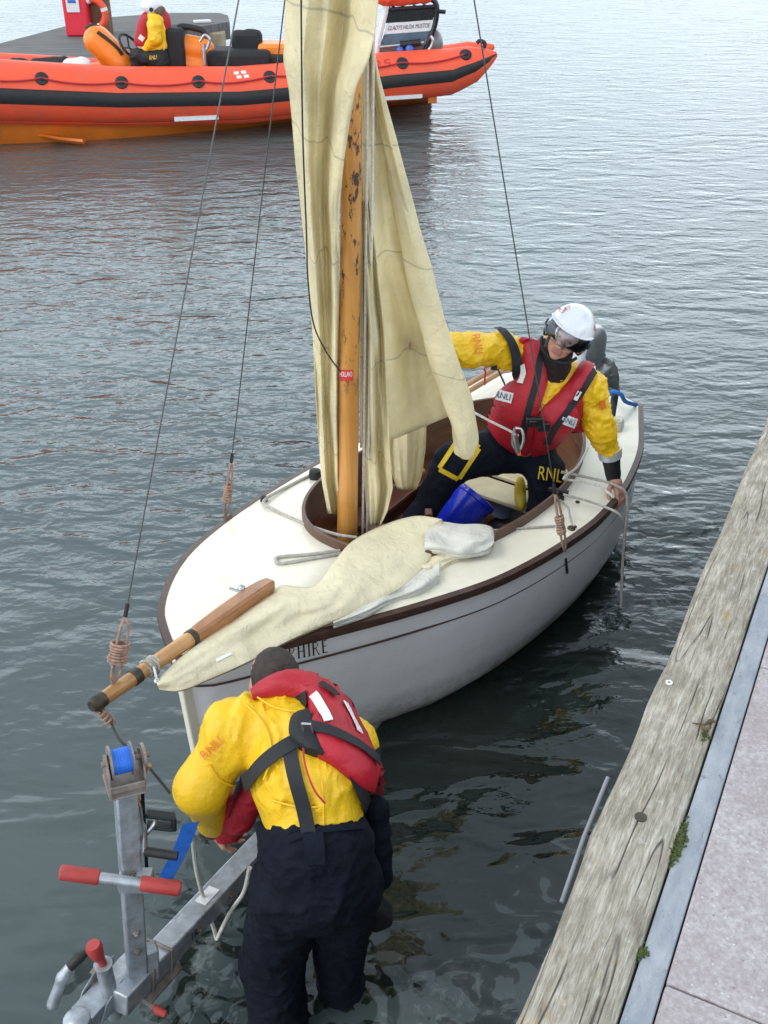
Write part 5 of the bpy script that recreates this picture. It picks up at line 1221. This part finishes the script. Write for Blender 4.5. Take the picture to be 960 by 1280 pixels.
g = strap_px(LB, [(384, 908), (410, 914), (436, 926), (458, 940), (472, 952)], .036, 2.5, .012, n=18); g.build('webbing', 'black_fabric', lj)
g = strap_px(J2, [(388, 921), (360, 934), (328, 958), (306, 990), (300, 1022)], .055, 2.45, .013, n=20); strap_px(J2, [(362, 936), (369, 970), (380, 1010), (387, 1045)], .045, 2.4, .010, n=18, g=g); strap_px(J2, [(425, 925), (437, 960), (452, 995), (462, 1025)], .050, 2.4, .012, n=18, g=g); strap_px(J2, [(466, 935), (470, 960), (472, 990)], .05, 2.45, .014, n=10, g=g)
g.build('harness', 'black_fabric', P2)
g = strap_px(T2, [(391, 1040), (393, 1060), (394, 1080)], .062, 2.25, .012, n=8); g.build('brace_end', 'navy_fabric', P2)
g = strap_px(T2, [(356, 1052), (372, 1044), (400, 1037), (430, 1034), (458, 1032)], .02, 2.2, .004, n=16); g.build('waist_seam', 'navy_fabric', P2)
c, n_ = hitpx(LB, 389, 916, 2.5); g = M(); a = c + n_ * .018
g.tube([a + V(-.02, 0, .03), a + V(.005, 0, .028), a + V(.012, 0, -.02), a + V(-.015, 0, -.025), a + V(-.02, 0, .03)], .004, 8); g.build('buckle', 'steel', lj)
g = strap_px(J2, [(381, 920), (380, 950), (392, 985), (406, 1002)], .006, 2.4, .022, n=14); g.build('pull_cord', 'red_cord', lj)
g = strap_px(J2, [(475, 965), (477, 985), (478, 1008)], .022, 2.5, .03, n=8); g.build('pull_tab', 'red_fabric', lj)
g = M()
for ps in ([(306, 880), (330, 905), (340, 940), (330, 975)], [(262, 955), (275, 975), (300, 985)], [(340, 1000), (372, 1008), (400, 1008)], [(402, 975), (404, 1000), (404, 1030)], [(322, 872), (345, 885), (372, 890)]):
    q_ = [hitpx(J2, a.x, a.y, 2.45) for a in resamp(cat2(ps), 16)]; g.tube([p + n * .002 for p, n in q_], .0035, 6)
g.build('seam', 'yellow_jacket', jk2)
# front lobe hanging forward under the arm
g = sdf_mesh([cap(A(300, 1000, 2.50), A(284, 1032, 2.54), .055, .065), cap(A(318, 985, 2.45), A(300, 1020, 2.5), .05, .055)], .008, .03, wrinkle(.006, 14)); g.build('lifejacket_lobe', 'red_fabric', P2)
text_px(J2, 'RNLI', (258, 950), (280, 928), (251, 941), 2.4, .007).build('sleeve_lettering', 'mark_orange', jk2)
g = sdf_mesh([cap(wr2 - V(.0, .0, -.0), hw2, .052, .038)], .007, .02); g.build('cuff', 'neoprene', P2)

# ------------------------------------------------------------------ INSHORE LIFEBOAT
rib = empty('inflatable_lifeboat', W(300, 158, 0), 'orange rigid inflatable lifeboat with black rubbing band beside the pontoon', 'lifeboat')
RX = [-170, -100, 0, 150, 300, 400, 480, 560, 590, 612, 622]
RYc = [108, 110, 113, 119, 117, 108, 97, 90, 80, 71, 67]
RR = [33, 33, 32, 30, 29, 28, 27, 25, 20, 9, 2]
RYY = [15.1, 15.25, 15.55, 15.95, 16.3, 16.6, 16.95, 17.2, 17.25, 17.3, 17.3]
def rc(x, dY=0): return A(x, interp(x, RX, RYc), interp(x, RX, RYY)) + V(0, dY, 0)
def rrad(x): p = rc(x); return interp(x, RX, RR) / F_PX * (p - V(*_C)).length
xs_ = list(np.linspace(-170, 560, 40)) + [570, 580, 590, 600, 608, 615, 621]
g = M(); g.tube([rc(x) for x in xs_], [rrad(x) for x in xs_], 28); tube_o = g.build('tube', 'rib_orange', rib)
g = M(); g.tube([rc(x, 1.5) + V(.1, 0, -.10) for x in xs_], [rrad(x) * .85 for x in xs_], 24); g.build('tube', 'rib_orange', rib)
g = M(); rings = []
for x in xs_:
    p = rc(x); r = rrad(x); t = (rc(x + 2) - rc(x - 2)).normalized(); s = t.cross(V(0, 0, 1)).normalized()
    ring = []
    for a, e in ((.27, .96), (.22, 1.04), (.1, 1.07), (-.1, 1.07), (-.24, 1.04), (-.30, .96)): ring.append(p + (s * math.cos(a) + V(0, 0, 1) * math.sin(a)) * r * e)
    rings.append(ring)
g.loft(rings, True, True); g.build('rubbing_band', 'black_rubber', tube_o)
# hull under the tube
hx = [-170, -100, 0, 60, 110, 200, 300, 400, 480, 540]; hy = [188, 184, 180, 178, 176, 169, 160, 148, 134, 126]
g = M(); gr_ = []
for x in np.linspace(-170, 540, 34):
    p = rc(x) + V(0, .05, -rrad(x) * .8); yb = interp(x, hx, hy); q = W(x, yb, .0); q2 = q + V(0, .4, -.3); ch = p.lerp(q, .30) + V(0, -.03, 0)
    m_ = rc(x, .75) + V(0, 0, -.5)
    gr_.append([rc(x, .3), p, ch, p.lerp(q, .55) + V(0, .02, 0), q, q2, V(q.x, q.y + 1.2, -.2), rc(x, 1.5) + V(0, 0, -.2)])
g.loft(gr_, False, False); g.build('hull', 'rib_hull', rib, ang=70)
def ribline(pts, r, mt, nm, Yo=0): g = M(); g.tube(catmull([A(x, y, interp(x, RX, RYY) + Yo) for x, y in pts], 6), r, 8); return g.build(nm, mt, rib)
# spray rail (dark orange chine)
g = M(); rings = []
for x in np.linspace(-170, 480, 30):
    p = rc(x) + V(0, .02, -rrad(x) * .98); rings.append([p + V(0, -.10, .05), p + V(0, -.13, 0), p + V(0, -.06, -.05), p + V(0, .1, -.03)])
g.loft(rings, True, True); g.build('spray_rail', 'rib_orange', rib)
g = M(); rings = []
for x, y in ((-100, 156), (0, 158), (40, 163), (80, 170), (108, 173)):
    p = W(x, y, .10) + V(0, -.16, 0); rings.append([p + V(0, -.05, .03), p + V(0, -.07, 0), p + V(0, .0, -.05), p + V(0, .15, 0)])
g.loft(rings, True, True); g.build('spray_rail', 'rib_hull', rib)
def stripe(x0, x1, y0, y1, h):
    g = M(); a = rc(x0); k = []
    for i in range(7):
        x = lerp(x0, x1, i / 6); y = lerp(y0, y1, i / 6); p = A(x, y, interp(x, RX, RYY) - .30); k.append([p + V(0, -.01, h / 2), p + V(0, -.01, -h / 2), p + V(0, .02, -h / 2), p + V(0, .02, h / 2)])
    g.loft(k, True, True); return g.build('white_stripe', 'label_white', rib)
stripe(218, 273, 149, 146.5, .06); stripe(481, 528, 123, 120, .055)
g = M(); c = A(540, 122, 17.2); g.box(c + V(0, .0, .0), (.14, .3, .12)); g.build('bracket', 'rib_hull', rib, bevel=.01)
# grab line and its patches
RB = bvh(tube_o); PPT = [(-40, 96), (52, 98), (152, 103), (248, 102), (337, 96), (503, 79), (582, 68)]
for x, y in PPT:
    c, n_ = hitpx(RB, x, y, interp(x, RX, RYY)); g = M(); g.lathe([(.092, -.02), (.092, .01), (.085, .014), (.04, .015), (.035, .03), (.02, .032), (.004, .032)], c, n_, 20); g.build('lifeline_patch', 'black_rubber', rib)
g = M(); 
for (x0, y0), (x1, y1) in zip(PPT, PPT[1:]):
    pts = []
    for i in range(9):
        u = i / 8; x = lerp(x0, x1, u); y = lerp(y0, y1, u) + 5 * math.sin(math.pi * u) ** .8; p, n_ = hitpx(RB, x, y, interp(x, RX, RYY)); pts.append(p + n_ * .02)
    g.tube(pts, .014, 6)
g.build('lifeline', 'red_cord', rib)
text_px(RB, '25', (467, 86), (489, 83), (466, 76.5), 16.9, .006).build('number_lettering', 'label_red', tube_o)
for dx, dy in ((0, 0), (9, -1), (3.5, 5), (12.5, 4)):
    x, y = 292 + dx, 90 + dy; g = loft_px(RB, [(x, y), (x + 1, y + 3.6)], [(x + 6, y - .6), (x + 7, y + 3)], 16.3, 4, 4, .006); g.build('flag_mark', 'label_white', tube_o)
# console (oval instrument hood leaning back)
Yc = 16.75
g = sdf_mesh([cap(A(122, 50, Yc), A(150, 78, Yc), .20, .20, flat=((0, 1, 0), 1.3)), cap(A(150, 78, Yc), A(166, 96, Yc), .20, .2), cap(A(108, 92, Yc), A(160, 92, Yc), .14, .2)], .022, .06); con = g.build('console', 'rib_console', rib); CBV = bvh(con)
g = strap_px(CBV, [(121, 40), (135, 50), (149, 63), (153, 70)], .06, Yc, .01, n=14); g.build('console_seal', 'black_rubber', con)
g = M(); g.tube([A(108, 36, Yc), A(116, 31, Yc), A(124, 35, Yc)], .035, 8); g.build('console_rail', 'black_rubber', con)
wc2 = A(163, 58, Yc + .05); wn = V(.75, -.25, .6).normalized(); a1 = wn.orthogonal().normalized(); a2 = wn.cross(a1)
g = M(); g.tube([wc2 + (a1 * math.cos(a) + a2 * math.sin(a)) * .20 for a in np.linspace(0, 2 * math.pi, 28)], .020, 8)
for a in (0, 2.1, 4.2): g.tube([wc2 - wn * .03, wc2 + (a1 * math.cos(a) + a2 * math.sin(a)) * .19], .014, 6)
g.build('steering_wheel', 'black_rubber', rib)
# white and orange bags forward, dark deck kit
g = sdf_mesh([cap(A(88, 84, 16.3), A(104, 82, 16.3), .12)], .02, .03, wrinkle(.01, 6)); g.build('white_bag', 'label_white', rib)
g = sdf_mesh([cap(A(45, 82, 16.4), A(80, 79, 16.4), .10), cap(A(18, 80, 16.4), A(30, 81, 16.4), .09)], .02, .03, wrinkle(.01, 6)); g.build('deck_kit', 'black_fabric', rib)
# seats
g = M(); g.box(A(223, 66, 16.75), (.26, .5, .72)); g.build('seat_back', 'black_fabric', rib, bevel=.05)
g = sdf_mesh([cap(A(232, 58, Yc), A(254, 62, Yc), .17), cap(A(232, 80, Yc), A(256, 84, Yc), .19)], .022, .06); eb = g.build('engine_box', 'rib_console', rib)
g = M(); g.tube(catmull([A(222, 37, Yc), A(228, 33, Yc), A(250, 37, Yc), A(256, 42, Yc), A(258, 52, Yc)], 5), .045, 10); g.build('roll_bar', 'black_rubber', rib)
g = M(); g.tube(catmull([A(250, 52, 16.5), A(256, 44, 16.5), A(262, 50, 16.5), A(258, 62, 16.5), A(252, 62, 16.5)], 5), .022, 8); g.tube([A(255, 55, 16.5), A(256, 84, 16.5)], .03, 8); g.build('radio_mount', 'steel', rib)
g = M(); g.box(A(300, 72, 16.85), (.95, .6, .26)); g.box(A(309, 54, 17.0), (.46, .22, .36)); g.build('rear_seat', 'black_fabric', rib, bevel=.07)
g = M(); g.tube(catmull([A(303, 45, 17), A(308, 39, 17), A(322, 40, 17), A(324, 46, 17)], 4), .03, 8); g.build('seat_rail', 'black_rubber', rib)
g = M(); g.box(A(345, 66, 17.0), (.5, .5, .30)); g.build('seat_base', 'rib_console', rib, bevel=.05)
g = M(); g.box(A(340, 73, 16.9), (.5, .5, .16)); g.build('floor_mat', 'black_rubber', rib, bevel=.03)
# sterm frame with name board
Yf = 17.3
def quad(nm, pts, mt, th=.03, par=None, Y=Yf):
    g = M(); q = [A(x, y, Y) for x, y in pts]; g.prism(q, V(0, th, 0)); return g.build(nm, mt, par or rib, bevel=.004)
quad('frame_panel', [(484, 14), (546, 9), (541, 25), (482, 29)], 'black_gloss')
nb_ = quad('name_board', [(484, 29.5), (543, 24.5), (539, 38), (480, 42.5)], 'label_white', .03)
def nfn(u, v): return A(lerp(486, 538, u) - 1.5 * (1 - v), lerp(38.2, 34.2, u) - 5.6 * v, Yf - .006)
text_map('GLADYS HILDA MUSTOE', nfn).build('name_lettering', 'black_gloss', nb_)
quad('windscreen', [(480, 43), (539, 38.5), (530, 53), (475, 57)], 'screen_panel')
quad('frame_panel', [(475, 60), (531, 55), (527, 66), (470, 68)], 'engine_grey')
g = M()
for x, y, r in ((500, 63, .06), (512, 62, .07)): g.ball(A(x, y, Yf - .1), r, 6)
g.build('equipment_bag', 'lamp_blue', rib)
g = M(); g.tube([A(474, 59, Yf - .05), A(530, 53, Yf - .05)], .022, 8); g.build('frame_rail', 'steel', rib)
g = M(); g.tube([A(500, 56, Yf - .07), A(526, 53, Yf - .07)], .05, 8); g.build('frame_pad', 'black_rubber', rib)
g = M(); g.tube(catmull([A(530, -6, Yf), A(540, -1, Yf), A(546, 8, Yf), A(544, 30, Yf), A(536, 52, Yf), A(530, 66, Yf)], 6), .040, 10); g.tube([A(484, 12, Yf), A(546, 8, Yf)], .03, 8)
for x in (493, 505, 520, 533): g.tube([A(x, 11, Yf), A(x - 8, -4, Yf + .3)], .022, 6)
g.tube([A(546, 14, Yf), A(557, 15, Yf)], .03, 8); g.build('stern_frame', 'black_gloss', rib)
g = M(); g.tube([A(484, 6, Yf), A(474, 45, Yf), A(470, 70, Yf)], .045, 8); g.build('frame_post', 'label_white', rib)
g = sdf_mesh([cap(A(480, -6, Yf), A(532, -10, Yf), .15), cap(A(486, 0, Yf), A(504, 2, Yf), .07)], .025, .05, wrinkle(.02, 5)); g.build('righting_bag', 'rib_orange', rib)
g = sdf_mesh([ell(A(541, 56, 17.5), (.16, .2, .24))], .022, .05); en = g.build('engine_cowl', 'engine_grey', rib)
g = M(); g.tube(catmull([A(527, 66, 17.2), A(536, 62, 17.2), A(541, 52, 17.2), A(538, 45, 17.2)], 5), .024, 8); g.build('cowl_handle', 'steel', en)
g = M(); g.tube(catmull([A(596, 54, 17.25), A(600, 51, 17.25), A(606, 54, 17.25), A(605, 60, 17.25)], 4), .03, 8); g.build('towing_eye', 'black_rubber', rib)
# helm
P3 = empty('person', A(205, 92, 16.6), 'helmeted person in yellow jacket and red lifejacket seated at the lifeboat\'s wheel', 'person')
Yp = 16.62
h3 = A(190, 11, Yp); R3 = basis((-.9, -.1, -.25), (-.15, 0, .97)); n3 = A(196, 24, Yp); w3 = A(200, 60, Yp); s3 = A(193, 32, Yp - .16); e3 = A(194, 48, Yp - .2); k3 = A(172, 70, Yp - .1); hd3 = A(182, 62, Yp - .1)
bdy = head_prims(h3, R3) + [cap(h3, n3, .06), cap(n3, w3, .12, .12), cap(s3, e3, .05), cap(e3, hd3, .045, .035)] + hand_prims(hd3, V(-1, 0, .1), V(0, 0, 1), V(0, -1, 0), 1.0, 1)
g = sdf_mesh(bdy, .011, .02); b3 = g.build('body', ['skin', 'lips'], P3)
g = sdf_mesh([cap(n3, w3, .15, .17), cap(s3, e3, .11, .09), cap(e3, hd3, .09, .05)], .014, .04, wrinkle(.010, 8)); j3 = g.build('jacket', 'yellow_jacket', P3)
g = sdf_mesh([cap(w3, A(202, 78, Yp), .17, .19), cap(A(200, 76, Yp - .1), k3, .13, .11), cap(k3, A(170, 92, Yp - .1), .10, .08)], .015, .04, wrinkle(.01, 8)); t3 = g.build('trousers', 'black_fabric', P3)
text_px(bvh(t3), 'RNLI', (187, 75), (196, 74), (187, 70), Yp, .01).build('trouser_lettering', 'yellow_patch', P3)
g = sdf_mesh([cap(A(181, 32, Yp), A(178, 52, Yp), .11, .12), cap(A(205, 30, Yp), A(208, 46, Yp), .10, .08), cap(A(184, 24, Yp), A(204, 22, Yp), .10, .10)], .014, .05); l3 = g.build('lifejacket', 'red_fabric', P3)
g = strap_px(bvh(l3), [(174, 45), (180, 50)], .07, Yp, .01, n=5); g.build('badge', 'label_white', l3)
q3 = lambda x, y, z: np.array(h3) + R3 @ np.array([x, y, z])
g = sdf_mesh([ell(q3(0, -.01, .035), (.125, .15, .13), R3), ell(q3(0, .16, -.05), (.12, .10, .08), R3, sub=True)], .013, .02); he3 = g.build('helmet', 'helmet_white', P3)
g = M(); g.lathe([(.03, -.01), (.03, .02), (.01, .02)], q3(-.12, .0, .0), Vector(R3 @ np.array([-1, 0, 0])), 12); g.build('ear_piece', 'black_rubber', he3)
g = sdf_mesh([ell(q3(0, -.08, -.07), (.135, .10, .10), R3), ell(q3(0, .02, -.11), (.13, .10, .05), R3)], .014, .02, wrinkle(.006, 20)); g.build('neck_cover', 'hood_brown', P3)

# ------------------------------------------------------------------ PONTOON
PZ = .6
pon = empty('pontoon', W(100, 60, 0), 'grey decked floating pontoon behind the lifeboat', 'pontoon')
poly = [W(x, y, PZ) for x, y in ((-220, 120), (-120, 84), (0, 54), (80, 33), (140, 21), (215, 16), (275, 16), (285, 19), (287, 27), (250, 33), (200, 48), (120, 78), (60, 95))]
g = M(); g.prism(poly, V(0, 0, -.34)); g.build('deck', 'pontoon_deck', pon, bevel=.01)
g = M(); c = A(262, 34, 23.6); g.box(V(c.x, c.y + .3, .0), (.5, .4, .9)); g.build('leg', 'pile_wood_pale', pon, bevel=.03)
g = M(); q = W(253, 28, PZ + .01); g.box(q + V(0, 0, .02), (.36, .16, .05), (V(.93, .35, 0), V(-.35, .93, 0), V(0, 0, 1))); g.build('step_mark', 'label_white', pon, bevel=.01)
g = M(); b = W(128, 42, PZ); g.tube([V(b.x, b.y, -2), V(b.x, b.y, 1.6), V(b.x, b.y, 3.4)], [.23, .22, .20], 20); tag(g.build('mooring_pile', 'pile_wood'), 'thick brown wooden pile standing at the pontoon behind the red box', 'pile')
rb_ = W(98, 46, PZ)
bx = empty('rescue_cabinet', rb_, 'tall red lifesaving cabinet with a white notice standing on the pontoon', 'cabinet')
g = M(); g.box(rb_ + V(0, .2, .55), (.46, .4, 1.1)); cb = g.build('cabinet_body', 'red_box', bx, bevel=.04)
g = M(); g.box(rb_ + V(-.02, -.012, .68), (.25, .02, .50)); nl = g.build('notice', 'label_white', bx, bevel=.008)
for k, (mt, z) in enumerate((('lamp_blue', .80), ('label_green', .70), ('lamp_blue', .62))):
    g = M(); g.box(rb_ + V(-.03, -.025, z), (.15, .008, .055)); g.build('notice_print', mt, nl)
lc = A(117, 17, rb_.y + .1); g = M(); g.tube([lc + V(math.cos(a) * .22, 0, math.sin(a) * .25) for a in np.linspace(0, 2 * math.pi, 30)], .065, 12); lb = g.build('lifebuoy', 'rib_orange'); tag(lb, 'orange lifebuoy with pale bands hanging behind the red cabinet', 'lifebuoy')
for a in (0.3, 1.9, 3.5, 5.1):
    g = M(); p = [lc + V(math.cos(a + d) * .22, 0, math.sin(a + d) * .25) for d in (-.12, .12)]; g.tube(p, .068, 12); g.build('band', 'label_white', lb)
